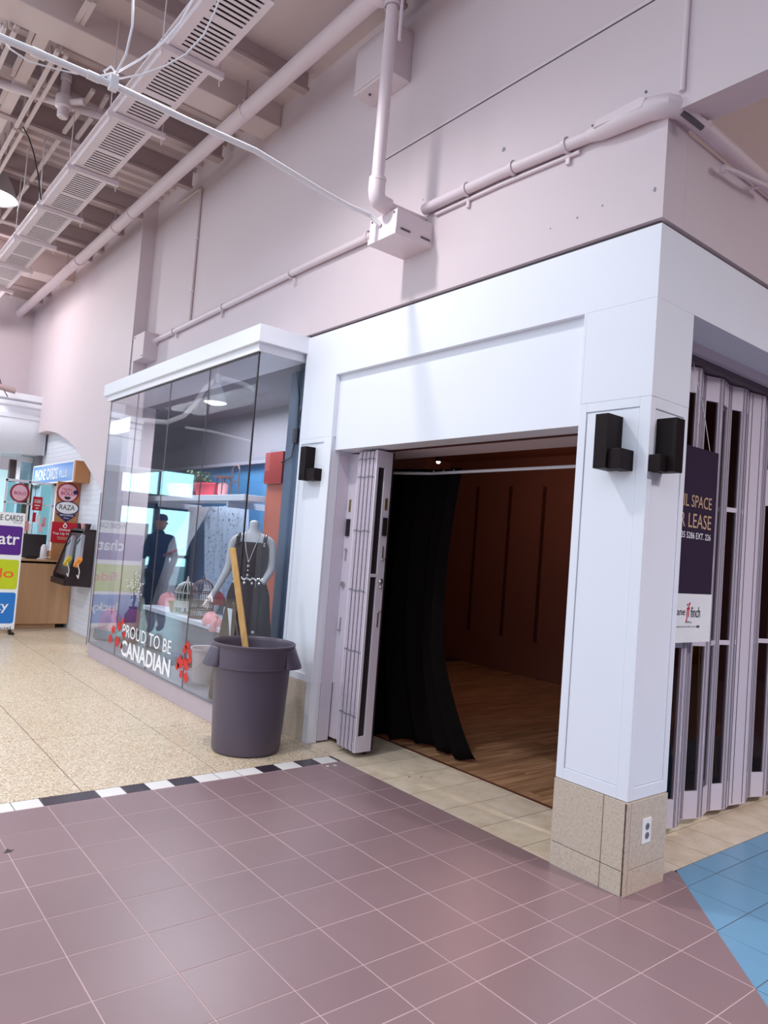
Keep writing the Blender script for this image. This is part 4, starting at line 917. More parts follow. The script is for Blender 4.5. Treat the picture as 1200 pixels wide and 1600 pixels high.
# draped lace curtains below the shelf
def curtain(lab, L, Rr, m, rip, y0, amp):
    n = len(L)-1; rows = []
    for i in range(41):
        s = i/40*n; k = min(int(s), n-1); f = s-k; a = Vector(L[k]).lerp(Vector(L[k+1]), f); b = Vector(Rr[k]).lerp(Vector(Rr[k+1]), f); row = []
        for j in range(49):
            t = j/48; q = a.lerp(b, t); row.append((q.x, q.y + amp*math.sin(t*rip+s*.4) + amp*.4*math.sin(t*rip*2.3), q.z))
        rows.append(row)
    q = L[0]; t = thing('lace_curtain', lab, 'curtain', (q[0], q[1], .2)); obj('drape', MB().grid(rows), m, t, smooth=True); return t
P2 = lambda u, v, y: tuple(on(u, v, y=y))
t = curtain('white lace curtain swept aside into a tied drape left of the blue panel', [P2(296, 792, 3.11), P2(286, 815, 3.08), P2(262, 850, 3.02), P2(255, 885, 2.98), P2(243, 925, 2.96), P2(232, 965, 2.94)], [P2(332, 792, 3.11), P2(318, 815, 3.09), P2(300, 846, 3.04), P2(282, 885, 3.00), P2(272, 925, 2.98), P2(268, 965, 2.96)], M['lace'], 30, 2.7, .025)
a = on(276, 862, y=2.98); obj('tieback', MB().tube([on(256, 868, y=2.98), on(270, 862, y=2.94), on(290, 852, y=2.98)], .018, 8), M['pinkb'], t)
t = curtain('pale blue patterned sheer lace curtain hanging straight beside the mannequin', [P2(318, 792, 3.16), P2(318, 830, 3.16), P2(317, 880, 3.16), P2(316, 945, 3.16)], [P2(388, 790, 3.16), P2(386, 830, 3.16), P2(384, 880, 3.16), P2(382, 945, 3.16)], M['sheer'], 44, 2.8, .03)
lp_ = MB(); rl = random.Random(5)
for k in range(260):
    q = on(320+rl.random()*62, 796+rl.random()*140, y=3.12); lp_.add([q+Vector((rl.uniform(-.03, .03), 0, rl.uniform(-.03, .03))) for _ in range(3)], [(0, 1, 2)])
obj('lace_motifs', lp_, M['tableg'], t, kind='stuff')

# white table with its things
tb = thing('display_table', 'low white display table with grey front panel behind the glass', 'table', (-3.6, 2.6, .17))
tz = .66
obj('tabletop', MB().box(-4.75, -2.62, 2.42, 2.98, tz-.05, tz), M['tablew'], tb, bevel=.004)
obj('front_panel', MB().box(-4.7, -2.66, 2.45, 2.47, .2, tz-.05), M['tableg'], tb)
for x, y in ((-4.68, 2.48), (-2.7, 2.48), (-4.68, 2.92), (-2.7, 2.92)): obj('leg', MB().box(x-.025, x+.025, y-.025, y+.025, .17, tz-.05), M['tablew'], tb)
def cage(lab, c, r, h, m, body):
    t = thing('birdcage', lab, 'birdcage', tuple(c)); x, y, z = c; g = MB()
    for k in range(18):
        a = 2*math.pi*k/18; P = [(x+r*math.cos(a), y+r*math.sin(a), z+.01), (x+r*math.cos(a), y+r*math.sin(a), z+h*.6)] + [(x+r*math.cos(b)*math.cos(a), y+r*math.cos(b)*math.sin(a), z+h*.6+h*.32*math.sin(b)) for b in (.4, .8, 1.2, 1.5)]
        g.tube(P, .0042, 4)
    obj('bar', g, m, t)
    b = MB()
    for zz in (.0, h*.2, h*.36, h*.6): b.lathe([(r-.004, z+zz), (r+.006, z+zz), (r+.006, z+zz+.012), (r-.004, z+zz+.012)], 24, (x, y), False)
    obj('hoop', b, m, t); obj('finial', MB().ball((x, y, z+h*.95), .018).tube([(x-.02, y, z+h*.99), (x, y, z+h*1.07), (x+.02, y, z+h*.99)], .005, 5), m, t); obj('floor_plate', MB().lathe([(r, z), (r, z+.012)], 24, (x, y)), m, t)
    if body: obj('fretwork_band', MB().lathe([(r+.003, z+h*.2), (r+.003, z+h*.36)], 24, (x, y), False), m, t)
    return t
c_ = on(289, 957, y=2.56); cage('cream wire birdcage with greenery inside on the white table', Vector((c_.x, 2.56, tz)), .13, .40, M['ironw'], 1)
sprig('cage_plant', 'green plant inside the cream wire birdcage', 'plant', Vector((c_.x, 2.56, tz+.02)), .28, 10, .08, M['leaf'], M['twig'], .035, 8, ncap=14)
c_ = on(314, 957, y=2.58); cage('taller rust wire birdcage right of the cream one on the white table', Vector((c_.x, 2.58, tz)), .13, .46, M['iron'], 0)
def heap(name, lab, cat, c, rx, ry, h, m, sd_):
    r_ = random.Random(sd_); rows = []
    for i in range(9):
        f = i/8; row = []
        for j in range(21):
            a = 2*math.pi*j/20; k = 1+.12*math.sin(3*a+sd_)+.08*math.sin(7*a+i); row.append((c[0]+rx*math.cos(f*math.pi/2)*math.cos(a)*k, c[1]+ry*math.cos(f*math.pi/2)*math.sin(a)*k, c[2]+h*math.sin(f*math.pi/2)*(1+.1*math.sin(5*a))))
        rows.append(row)
    return tag(obj(name, MB().grid(rows), m, smooth=True), lab, cat)
c_ = on(262, 955, y=2.72); heap('folded_cloth', 'pink folded cloth at the foot of the tied lace drape on the table', 'cloth', (c_.x, 2.72, tz), .20, .1, .15, M['pinkb'], 2)
c_ = on(330, 962, y=2.5); heap('cushion', 'pale pink spotted cushion at the right end of the white table', 'cushion', (c_.x, 2.5, tz-.02), .13, .09, .13, M['pinkb'], 4)
c_ = on(339, 975, y=2.45); heap('cushion', 'small pink floral cushion slipping over the table corner near the price card', 'cushion', (c_.x, 2.45, tz-.05), .09, .07, .14, M['pinkb'], 6)
c_ = on(328, 938, y=2.84); p2 = MB().lathe([(.06, tz), (.11, tz+.08), (.12, tz+.2), (.08, tz+.3), (.09, tz+.33)], 20, (c_.x, 2.84)); tag(obj('vase', p2, M['lace'], smooth=True), 'pale patterned bulbous vase behind the cushions on the table', 'vase')
c_ = on(270, 958, y=2.48); tag(obj('clay_pot', MB().lathe([(.05, tz), (.075, tz+.11), (.08, tz+.13), (.07, tz+.12)], 16, (c_.x, 2.5)), M['wsign'], smooth=True), 'small brown clay pot left of the cream birdcage', 'pot')
c_ = on(346, 938, y=2.4)
gb = heap('handbag', 'wine red cloth bag hanging at the hand of the mannequin', 'bag', (c_.x, 2.36, .9), .12, .06, .12, M['darkred'], 7)
c_ = on(357, 950, y=2.02); c2_ = on(356, 996, y=2.02)
pc = thing('price_card', 'white price card standing in front of the mannequin skirt', 'card', (c_.x, 2.02, .175))
obj('card', MB().box(c_.x-.08, c_.x+.08, 2.015, 2.02, c2_.z-.03, c_.z+.0), M['pwhite'], pc); obj('stand', MB().box(c_.x-.01, c_.x+.01, 2.02, 2.03, .175, c_.z-.02), M['black'], pc); obj('foot', MB().box(c_.x-.06, c_.x+.06, 1.97, 2.07, .175, .185), M['black'], pc)
pa = thing('pail', 'white plastic pail with a wire handle on the display floor left of the trash can', 'pail', (-2.66, 2.2, .172))
c_ = on(319, 1049, y=2.2); pa.location = (c_.x, 2.2, .172)
obj('pail_body', MB().lathe([(.10, .173), (.135, .48), (.147, .485), (.147, .505), (.133, .50), (.1, .2)], 26, (c_.x, 2.2)), M['pail'], pa, smooth=True)
obj('pail_handle', MB().tube([(c_.x-.14, 2.18, .48), (c_.x-.16, 2.1, .40), (c_.x-.10, 2.05, .32), (c_.x, 2.03, .30), (c_.x+.1, 2.06, .33), (c_.x+.145, 2.14, .42)], .006, 6), M['pail'], pa, smooth=True)
# flowers and branches
c_ = on(186, 985, y=2.44); t = sprig('branch_arrangement', 'tall bare branches with white blossoms at the left end of the display', 'plant', Vector((c_.x, 2.44, .62)), 1.05, 9, .24, M['blossom'], M['twig'], .035, 21, ncap=7, flowers=M['blossom'])
obj('vase', MB().lathe([(.07, .171), (.1, .3), (.09, .55), (.06, .66), (.07, .68)], 18, (c_.x, 2.44)), M['darkred'], t, smooth=True)
c_ = on(208, 955, y=2.35); t = sprig('blossom_arrangement', 'red vase of white blossom sprays left of the lace drape', 'plant', Vector((c_.x, 2.35, .55)), .55, 8, .16, M['blossom'], M['twig'], .035, 25, ncap=9, flowers=M['blossom'])
obj('vase', MB().lathe([(.09, .171), (.11, .3), (.1, .52), (.05, .6), (.06, .62)], 18, (c_.x, 2.35)), M['darkred'], t, smooth=True)
c_ = on(168, 985, y=2.2); heap('flower_heap', 'pink and grey flower heap on the floor at the far left of the display', 'flowers', (c_.x+.08, 2.2, .30), .2, .13, .24, M['pinkb'], 9)
tag(obj('pedestal', MB().lathe([(.17, .171), (.19, .2), (.18, .3)], 20, (c_.x+.08, 2.2)), M['tableg'], smooth=True), 'grey round pedestal under the pink flower heap at the far left of the display', 'pedestal')
c_ = on(404, 1000, y=2.14); sprig('blossom_spray', 'white blossom spray above the trash can rim in front of the brown dress', 'flowers', Vector((c_.x, 2.14, .40)), .42, 6, .10, M['blossom'], M['twig'], .04, 31, ncap=7, flowers=M['blossom'])
c_ = on(432, 1005, y=2.24); sprig('blossom_spray', 'fainter white blossom spray beside the pier edge, right of the mannequin', 'flowers', Vector((c_.x, 2.24, .40)), .33, 5, .07, M['blossom'], M['twig'], .035, 33, ncap=6, flowers=M['blossom'])
tag(obj('floor_box', MB().box(-3.6, -3.3, 2.25, 2.4, .171, .27), M['navy']), 'dark blue box on the floor under the white table', 'box')
c_ = on(470, 715, y=2.47); 
cw = thing('wall_cable', 'dark cables and a plug box on the slate partition by the pier edge', 'cable', (c_.x, 2.49, 2.0))
obj('cable', MB().tube([on(463, 570, y=2.48), on(468, 620, y=2.48), on(465, 670, y=2.48), on(455, 715, y=2.48), on(440, 722, y=2.48)], .008, 6).tube([on(470, 640, y=2.48), on(462, 690, y=2.48)], .006, 6), M['black'], cw); a = on(464, 682, y=2.47); obj('plug_box', MB().box(a.x-.05, a.x+.03, 2.45, 2.5, a.z-.06, a.z+.07), M['black'], cw)

# ------------------------------------------------------------------ skinned bodies
def skinned(name, verts, edges, radii, m, parent, root=0, sub=2):
    """continuous figure grown from a skeleton: joints, bones and a radius per joint"""
    me = bpy.data.meshes.new(name); me.from_pydata([tuple(v) for v in verts], edges, [])
    o = bpy.data.objects.new(name, me); C.objects.link(o)
    sk = o.modifiers.new('skin', 'SKIN'); sk.use_smooth_shade = True
    for i, r in enumerate(radii):
        s = me.skin_vertices[0].data[i]; s.radius = r if isinstance(r, tuple) else (r, r); s.use_root = (i == root)
    sb = o.modifiers.new('sub', 'SUBSURF'); sb.levels = sub; sb.render_levels = sub
    bpy.context.view_layer.update()
    ev = bpy.data.meshes.new_from_object(o.evaluated_get(bpy.context.evaluated_depsgraph_get()))
    bpy.data.objects.remove(o); bpy.data.meshes.remove(me); ev.name = name
    ev.materials.clear(); ev.materials.append(m); ev.polygons.foreach_set('use_smooth', [True]*len(ev.polygons))
    r = bpy.data.objects.new(name, ev); C.objects.link(r); r.parent = parent; return r

# headless mannequin in a brown dress, turned to the camera side of the window
mq = thing('mannequin', 'headless white mannequin in a long brown sleeveless dress behind the glass corner', 'mannequin', (-1.70, 2.20, .172), R_(53))
J = [(0,0,.86),(0,0,1.0),(0,.005,1.16),(0,.0,1.31),(0,.005,1.39),(0,.0,1.47),(0,-.005,1.575),
     (.10,.005,1.405),(.170,.005,1.385),(.185,.01,1.15),(.125,-.09,1.02),
     (-.10,.005,1.405),(-.170,.005,1.385),(-.19,.0,1.14),(-.27,-.05,.95),(-.31,-.06,.88),
     (-.335,-.075,.82),(-.352,-.08,.775),(-.325,-.055,.81),(-.338,-.05,.765),(-.345,-.095,.83),(-.366,-.105,.79),(-.295,-.095,.87),(-.285,-.12,.83),
     (.085,0,.8),(.085,.0,.45),(.085,.01,.1),(-.085,0,.8),(-.085,0,.45),(-.085,.01,.1)]
Ed = [(0,1),(1,2),(2,3),(3,4),(4,5),(5,6),(4,7),(7,8),(8,9),(9,10),(4,11),(11,12),(12,13),(13,14),(14,15),(15,16),(16,17),(15,18),(18,19),(15,20),(20,21),(15,22),(22,23),(0,24),(24,25),(25,26),(0,27),(27,28),(28,29)]
Rd = [(.14,.11),(.11,.085),(.12,.09),(.135,.095),(.10,.075),.044,.046,.05,.048,.040,.026,.05,.048,.040,.028,.024,.011,.008,.011,.008,.011,.008,.011,.008,.085,.055,.035,.085,.055,.035]
skinned('body', J, Ed, Rd, M['skin'], mq)
dr = MB(); prof = [(1.375,.135,.088),(1.33,.155,.115),(1.24,.158,.125),(1.12,.132,.105),(1.02,.145,.12),(.92,.18,.15),(.7,.205,.17),(.45,.235,.195),(.2,.26,.21),(.02,.27,.22)]
rows = []
for z, a, b in prof:
    rows.append([(a*math.cos(t)*(1+.035*math.sin(9*t)*max(0, 1.0-z)), b*math.sin(t)*(1+.035*math.sin(9*t+1)*max(0, 1.0-z)), z) for t in [2*math.pi*k/48 for k in range(49)]])
obj('dress', dr.grid(rows), M['dress'], mq, smooth=True, thick=.006, local=True)
s = MB()
for sx in (.118, -.118): s.tube([(sx, -.095, 1.345), (sx*1.0, -.075, 1.41), (sx*.95, -.01, 1.437), (sx, .06, 1.40), (sx, .08, 1.35)], .017, 8)
obj('strap', s, M['dress'], mq, smooth=True, local=True)
s = MB()
for k in range(9): t = k/8; s.ball((.118, -.112+.1*t, 1.35+.09*math.sin(t*1.7)), .009, 6, 4)
obj('strap_beads', s, M['pearl'], mq, local=True)
s = MB(); s.tube([(.055, .0, 1.49), (.062, -.075, 1.42), (.03, -.135, 1.30), (.0, -.14, 1.2)], .0035, 5).tube([(-.055, .0, 1.49), (-.062, -.075, 1.42), (-.03, -.135, 1.30), (.0, -.14, 1.2)], .0035, 5)
for k, z in enumerate((1.21, 1.17, 1.13, 1.09)): s.ball((0, -.14, z), .013 if k % 2 else .009, 8, 6)
obj('necklace', s, M['pearl'], mq, local=True)
s = MB()
for k in range(22):
    t = -2.7 + k*.108; s.ball((.15*math.cos(t), .127*math.sin(t), 1.055+.008*math.sin(k*2)), .0115, 6, 5)
    if k % 4 == 1: s.ball((.152*math.cos(t), .130*math.sin(t), 1.02), .014, 6, 5)
    if k == 15: s.tube([(.152*math.cos(t), .13*math.sin(t), 1.05), (.155*math.cos(t), .135*math.sin(t), .92)], .003, 4).ball((.155*math.cos(t), .135*math.sin(t), .915), .011, 6, 5)
obj('beaded_belt', s, M['pearl'], mq, local=True)
obj('stand', MB().lathe([(.16, 0.0), (.16, .012), (.02, .02), (.02, .5)], 24), M['frame'], mq, smooth=True, local=True)

# ------------------------------------------------------------------ phone card kiosk, far left
K = thing('kiosk_counter', 'maple laminate kiosk counter behind the leaning banner, far left', 'counter', (-8.4, 1.7, 0))
obj('end_panel', MB().box(-7.53, -7.5, 1.05, 2.322, .068, 1.02), M['counter'], K, bevel=.003)
obj('front_panel', MB().box(-9.3, -7.53, 1.05, 1.08, .068, 1.02), M['counter'], K)
obj('worktop', MB().box(-9.3, -7.5, 1.08, 2.32, .96, .99), M['counter'], K)
obj('plinth', MB().box(-9.25, -7.56, 1.1, 2.16, 0, .068), M['counter'], K); obj('plinth_gap_shade', MB().box(-9.25, -7.7, 2.16, 2.32, 0, .068), M['black'], K)  # black block paints the shade of the kick recess
pst = thing('poster_post', 'brown board post with stacked phone card posters at the wall end of the kiosk', 'post', (-7.5, 2.15, 1.0))
obj('board', MB().box(-7.56, -7.51, 1.995, 2.322, .99, 2.205), M['wsign'], pst)
def disc(yc_, zc_, ry, rz_, x, th=.006, n=28): return MB().prism([(x, yc_+ry*math.cos(2*math.pi*k/n), zc_+rz_*math.sin(2*math.pi*k/n)) for k in range(n)], (th, 0, 0))
pb_ = obj('round_poster', disc(2.145, 2.045, .158, .15, -7.505), M['wine'], pst); obj('poster_face', disc(2.145, 2.045, .135, .128, -7.499, .001), M['pinkp'], pb_)
def yt_(name, s, y0, y1, z0, z1, m, par, x, bold=0): return letters(name, s, (x, y0, z0), (0, y1-y0, 0), (0, 0, z1-z0), m, par, bold, .0006)
yt_('lettering', 'Hello', 2.06, 2.20, 2.07, 2.125, M['redi'], pb_, -7.4972); yt_('lettering', 'BOLO', 2.045, 2.25, 2.005, 2.06, M['inkm'], pb_, -7.4972, .02)
obj('badge', disc(2.255, 2.06, .035, .035, -7.4985, .003, 14), M['navy'], pb_); obj('badge', MB().prism([(-7.4975, 2.10, 1.985), (-7.4975, 2.19, 1.985), (-7.4975, 2.185, 1.955), (-7.4975, 2.145, 1.935), (-7.4975, 2.105, 1.955)], (.002, 0, 0)), M['ink'], pb_)
rz_ = obj('oval_poster', disc(2.155, 1.815, .172, .105, -7.504), M['navy'], pst); obj('poster_face', disc(2.155, 1.815, .158, .09, -7.498, .001), M['pwhite'], rz_)
yt_('lettering', 'RAZA', 2.045, 2.265, 1.785, 1.86, M['ink'], rz_, -7.4962, .005)
ar = obj('arrow_poster', MB().prism([(-7.5, 2.0, 1.725), (-7.5, 2.30, 1.725), (-7.5, 2.155, 1.60)], (.005, 0, 0)), M['navy'], pst); yt_('lettering', 'RECHARGE', 2.06, 2.25, 1.69, 1.715, M['pwhite'], ar, -7.4945, .01); yt_('lettering', 'Here', 2.12, 2.19, 1.65, 1.675, M['pwhite'], ar, -7.4945)
rp_ = obj('red_poster', MB().box(-7.504, -7.498, 1.965, 2.325, 1.285, 1.595), M['posterr'], pst)
yt_('lettering', 'Digicel', 2.075, 2.225, 1.455, 1.50, M['pwhite'], rp_, -7.4972, .02); yt_('lettering', 'Top Up Now', 1.985, 2.29, 1.395, 1.44, M['pwhite'], rp_, -7.4972, .02); obj('logo_ring', MB().add(*(lambda r: ([v for v in r.v], r.f))(MB().prism([(-7.4975, 2.15+.032*math.cos(.5*k), 1.54+.032*math.sin(.5*k)) for k in range(12)], (.0012, 0, 0)))), M['pwhite'], rp_); obj('logo_core', disc(2.15, 1.54, .017, .017, -7.4963, .0012, 12), M['posterr'], rp_); obj('logo_tip', MB().box(-7.4975, -7.496, 2.137, 2.163, 1.572, 1.588), M['pwhite'], rp_)
obj('small_print', MB().box(-7.4975, -7.4965, 2.05, 2.23, 1.36, 1.372).box(-7.4975, -7.4965, 2.06, 2.22, 1.335, 1.347), M['gold'], rp_)
sg = thing('light_box_sign', 'long blue light box sign PHONE CARDS PLUS with an oak end on the brick wall', 'sign', (-8.3, 2.2, 2.2))
obj('case', MB().box(-9.6, -7.10, 2.11, 2.325, 2.20, 2.52), M['wsign'], sg, bevel=.004); obj('rim', MB().box(-9.62, -7.16, 2.10, 2.112, 2.20, 2.525), M['pwhite'], sg); obj('face', MB().box(-9.58, -7.2, 2.096, 2.101, 2.225, 2.50), M['sgn'], sg)
letters('lettering', 'PHONE CARDS', (-9.42, 2.0945, 2.26), (1.42, 0, 0), (0, 0, .19), M['pwhite'], sg, .02); letters('lettering', 'PLUS', (-7.88, 2.0945, 2.28), (.42, 0, 0), (0, 0, .11), M['pwhite'], sg, .01)
mo = thing('monitor', 'black computer monitor leaning back on the kiosk counter', 'monitor', (-7.75, 1.72, .99))
obj('screen', MB().prism([(-7.70, 1.60, 1.03), (-7.70, 1.96, 1.03), (-7.84, 1.99, 1.38), (-7.84, 1.66, 1.38)], (-.04, 0, 0)), M['black'], mo); obj('stand', MB().box(-7.88, -7.7, 1.70, 1.86, .99, 1.06), M['black'], mo)
tag(obj('cardboard_box', MB().box(-7.72, -7.56, 1.99, 2.17, .99, 1.15), M['cardb'], bevel=.003), 'small cardboard box on the kiosk counter under the red poster', 'box')
tag(obj('power_cord', MB().tube([(-7.53, 1.66, .995), (-7.53, 1.78, 1.0), (-7.53, 1.86, 1.05), (-7.53, 1.96, 1.055), (-7.53, 2.1, 1.05), (-7.52, 2.2, 1.045)], .007, 6), M['pipew'], smooth=True), 'white cord looping along the edge of the kiosk counter', 'cord')
tag(obj('plastic_wrap', MB().lathe([(.04, .991), (.05, 1.05), (.045, 1.2), (.02, 1.24)], 12, (-7.68, 1.93)), M['lace'], smooth=True), 'crumpled clear packet standing between monitor and cardboard box', 'packet')
# glazed goods rack above the counter
rk = thing('goods_rack', 'white framed rack with hanging packets above the kiosk counter', 'rack', (-8.4, 1.7, 1.0))
g = MB()
for y in (1.47, 1.80, 2.17): g.box(-8.42, -8.38, y-.014, y+.014, .99, 2.20)
g.box(-8.42, -8.38, 1.45, 2.185, 2.17, 2.21).box(-8.42, -8.38, 1.45, 2.185, 1.83, 1.85); obj('frame', g, M['trimw'], rk)
obj('glow_panel', MB().box(-8.46, -8.44, 1.98, 2.15, 1.25, 2.17), M['cyanglow'], rk, 'pale cyan lit panel'); obj('glow_panel', MB().box(-8.46, -8.44, 1.5, 1.62, 1.3, 2.16), M['cyanglow'], rk, 'pale cyan lit panel')  # emission stands in for bright glass panes, no lamp in them
obj('brown_panel', MB().box(-8.44, -8.42, 1.72, 1.85, 1.25, 2.16), M['wsign'], rk); obj('pane', MB().box(-8.40, -8.395, 1.484, 2.156, .99, 2.17), M['paneK'], rk)
rr = random.Random(4)
for k in range(11):
    y = 1.56+.05*k+rr.uniform(-.01, .01); z = 1.42+rr.uniform(-.06, .16)
    o = obj('blister_packet', MB().box(-8.375, -8.36, y-.024, y+.024, z, z+.15), M[('pinkb', 'pwhite', 'posterr', 'pwhite', 'pinkp')[k % 5]], rk)
cs = thing('closed_sign', 'small red CLOSED card hung on the kiosk rack', 'sign', (-8.33, 1.62, 1.77)); q0 = on(50, 797, x=-8.33); q1 = on(67, 777, x=-8.33)
obj('card', MB().box(-8.336, -8.33, q0.y, q1.y, q0.z, q1.z), M['posterr'], cs)
yt_('lettering', 'CLOSED', q0.y+.02, q1.y-.02, q1.z-.10, q1.z-.045, M['pwhite'], cs, -8.329, .02); obj('small_print', MB().box(-8.33, -8.3285, q0.y+.03, q1.y-.03, q1.z-.145, q1.z-.13).box(-8.33, -8.3285, (q0.y+q1.y)/2-.02, (q0.y+q1.y)/2+.02, q0.z+.03, q0.z+.045), M['pwhite'], cs)
rd2 = thing('round_poster', 'round pink phone card poster at the left edge of the kiosk rack, mostly hidden', 'poster', (-8.34, 1.42, 2.0)); q = on(31, 770, x=-8.35)
obj('disc', disc(q.y, q.z, .14, .15, -8.36), M['wine'], rd2); obj('poster_face', disc(q.y, q.z, .11, .125, -8.353, .001), M['pinkp'], rd2); yt_('lettering', 'BOLO', q.y-.08, q.y+.09, q.z-.03, q.z+.02, M['inkm'], rd2, -8.3515, .02)
# wall stand with two card terminals
ts = thing('terminal_stand', 'dark brown wall mounted desk with two grey card terminals on the brick wall', 'stand', (-6.9, 2.33, .7))
side = [(2.325, .70), (2.325, 1.52), (2.17, 1.50), (1.98, .86), (1.98, .72)]
obj('side_panel', MB().prism([(-6.58, y, z) for y, z in side], (.03, 0, 0)), M['kblack'], ts, bevel=.002); obj('side_panel', MB().prism([(-7.24, y, z) for y, z in side], (.03, 0, 0)), M['kblack'], ts)
obj('desk', MB().prism([(-7.21, 2.17, 1.46), (-7.21, 2.0, .86), (-7.21, 2.02, .83), (-7.21, 2.19, 1.43)], (.63, 0, 0)), M['kblack'], ts); obj('front_lip', MB().box(-7.24, -6.55, 1.955, 1.985, .72, .80), M['black'], ts); obj('top_board', MB().box(-7.24, -6.55, 2.17, 2.325, 1.49, 1.52), M['kblack'], ts); obj('back_panel', MB().box(-7.21, -6.58, 2.30, 2.325, .72, 1.5), M['kblack'], ts)
for k, (u0, v0, u1, v1, m_) in enumerate(((112, 842, 106, 874, 'yel'), (127, 840, 122, 876, 'orp'))):
    a = on(u0, v0, y=2.06); b = on(u1, v1, y=1.95); 
    tm = thing('card_terminal', ('left grey card terminal with a yellow end on the brown wall desk', 'right grey card terminal with an orange end on the brown wall desk')[k], 'terminal', tuple(b))
    obj('body', MB().bar(b, a, .14, .05, up=(0, -1, .3)), M['termg'], tm, bevel=.006); d_ = (b-a).normalized(); obj('end_cap', MB().bar(b, b+d_*.06, .142, .052, up=(0, -1, .3)), M[m_], tm, 'bright coloured end'); obj('screen', MB().bar(a-Vector((0, .028, 0))+d_*.05, a-Vector((0, .028, 0))+d_*.11, .09, .008, up=(0, -1, .3)), M['ink'], tm); obj('cord', MB().tube([b+d_*.06, b+Vector((.0, .03, -.14)), b+Vector((-.06, .04, -.24)), b+Vector((-.1, .03, -.2))], .006, 6), M['pipew'], tm, smooth=True)
for k, x in enumerate((-7.1, -6.9, -6.7)):
    tag(obj('cup', MB().lathe([(.03, 1.521), (.045, 1.60), (.04, 1.60), (.028, 1.53)], 14, (x, 2.25)), M['kblack' if k != 1 else 'pinkb'], smooth=True), ('leftmost', 'middle', 'rightmost')[k]+' of three small cups on top of the brown wall desk', 'cup', 'cups on the wall desk')
# banner stand
bn = thing('banner_stand', 'white upright banner with purple, lime and blue brand squares, cut by the left edge', 'banner', (-6.9, 1.04, 0)); XBn = -6.9
obj('panel', MB().box(XBn-.008, XBn, .60, 1.462, .075, 1.672), M['pwhite'], bn)
def zof(u, v): return on(u, v, x=XBn).z
def yof(u, v): return on(u, v, x=XBn).y
def rrect(y0, y1, z0, z1, r=.03):
    P = []
    for cy, cz, a0 in ((y1-r, z1-r, 0), (y0+r, z1-r, 90), (y0+r, z0+r, 180), (y1-r, z0+r, 270)): P += [(XBn, cy+r*math.cos(R_(a0+t)), cz+r*math.sin(R_(a0+t))) for t in (0, 30, 60, 90)]
    return MB().prism(P, (.002, 0, 0))
for nm, va_, vb_, ua, m_ in (('purple_square', 823, 868, 34, 'purple'), ('lime_square', 875, 921, 28, 'lime'), ('blue_square', 926, 974, 22.5, 'pblue')):
    obj(nm, rrect(.66, yof(ua, (va_+vb_)/2), zof(ua, vb_), zof(ua, va_)), M[m_], bn)
def bt(s, u0, u1, v0, v1, m_, y0=None, bold=0):
    """lettering right-aligned so its last letters end at photo column u1"""
    z1 = zof(u1, v0); z0 = zof(u1, v1); y1 = yof(u1, v1); return letters('lettering', s, (XBn+.003, y0, z0), (0, y1-y0, 0), (0, 0, z1-z0), M[m_], bn, bold)
bt('PHONE CARDS', 0, 35.3, 806, 815, 'ink', .95, .003); bt('PLUS', 0, 34, 816, 818.5, 'frame', 1.32)
bt('chatr', 0, 29.5, 833, 852, 'pwhite', .95, .012); bt('fido', 0, 20.8, 888, 903, 'orangei', 1.0, .01); bt('lucky', 0, 12, 939, 958, 'pwhite', .96, .012); bt('Special', 0, 16, 979, 984, 'ink', 1.12)
obj('leg', MB().box(XBn-.03, XBn-.01, 1.40, 1.43, .0, 1.5), M['black'], bn); obj('leg', MB().box(XBn-.03, XBn-.01, .64, .67, .0, 1.5), M['black'], bn); obj('foot', MB().box(XBn-.25, XBn+.05, 1.435, 1.46, 0, .03), M['black'], bn); obj('foot', MB().box(XBn-.25, XBn+.05, .62, .645, 0, .03), M['black'], bn)

# far shop front with its curved white fascia
XS = -9.8
yr = on(75, 625, x=XS).y; zt = on(75, 625, x=XS).z; zb = on(70, 712, x=XS).z
bhd = struct('trim_1', MB().grid([[(XS-.5*((yr-y)/2.6)**2, y, z) for z in (zb, zt)] for y in [yr-.2*k for k in range(14)]]), M['white'], smooth=True, thick=.05)
obj('return_face', MB().box(XS-1.2, XS, yr-.02, yr+.03, zb, zt), M['white'], bhd)
for z0, z1, pr in ((zt-.08, zt+.02, .10), (zt-.19, zt-.12, .06), (zt-.40, zt-.34, .05)):
    rows = []
    for k in range(14):
        y = yr-.2*k+.0; x = XS-.5*((yr-y)/2.6)**2; rows.append([(x, y, z0-.04), (x+pr, y, z0), (x+pr, y, z1), (x, y, z1)])
    obj('moulding', MB().grid(rows), M['white'], bhd, thick=.004)
obj('soffit', MB().box(XS-1.6, XS-.02, -.7, yr, zb, zb+.02), M['white'], bhd)
fs = struct('wall_kiosk', MB().box(-12.4, -12.2, .3, 2.4, 0, 3.6).box(-12.4, XS-.7, yr, yr+.1, zb, 6).box(XS-1.3, XS-1.25, -.6, yr, zt-.1, 6), M['upper'])
XF = XS-.55
sf = thing('shopfront', 'white framed glass shopfront under the curved fascia, far left', 'shopfront', (XF, 1.4, 0))
g = MB()
for u in (-10, 23, 50): y = on(u, 780, x=XF).y; g.box(XF-.04, XF+.04, y-.035, y+.035, 0, zb)
obj('post', g, M['trimw'], sf); y = on(14, 780, x=XF).y; obj('dark_post', MB().box(XF-.06, XF+.06, y-.05, y+.05, 0, zb-.1), M['kblack'], sf, 'dark door stile')
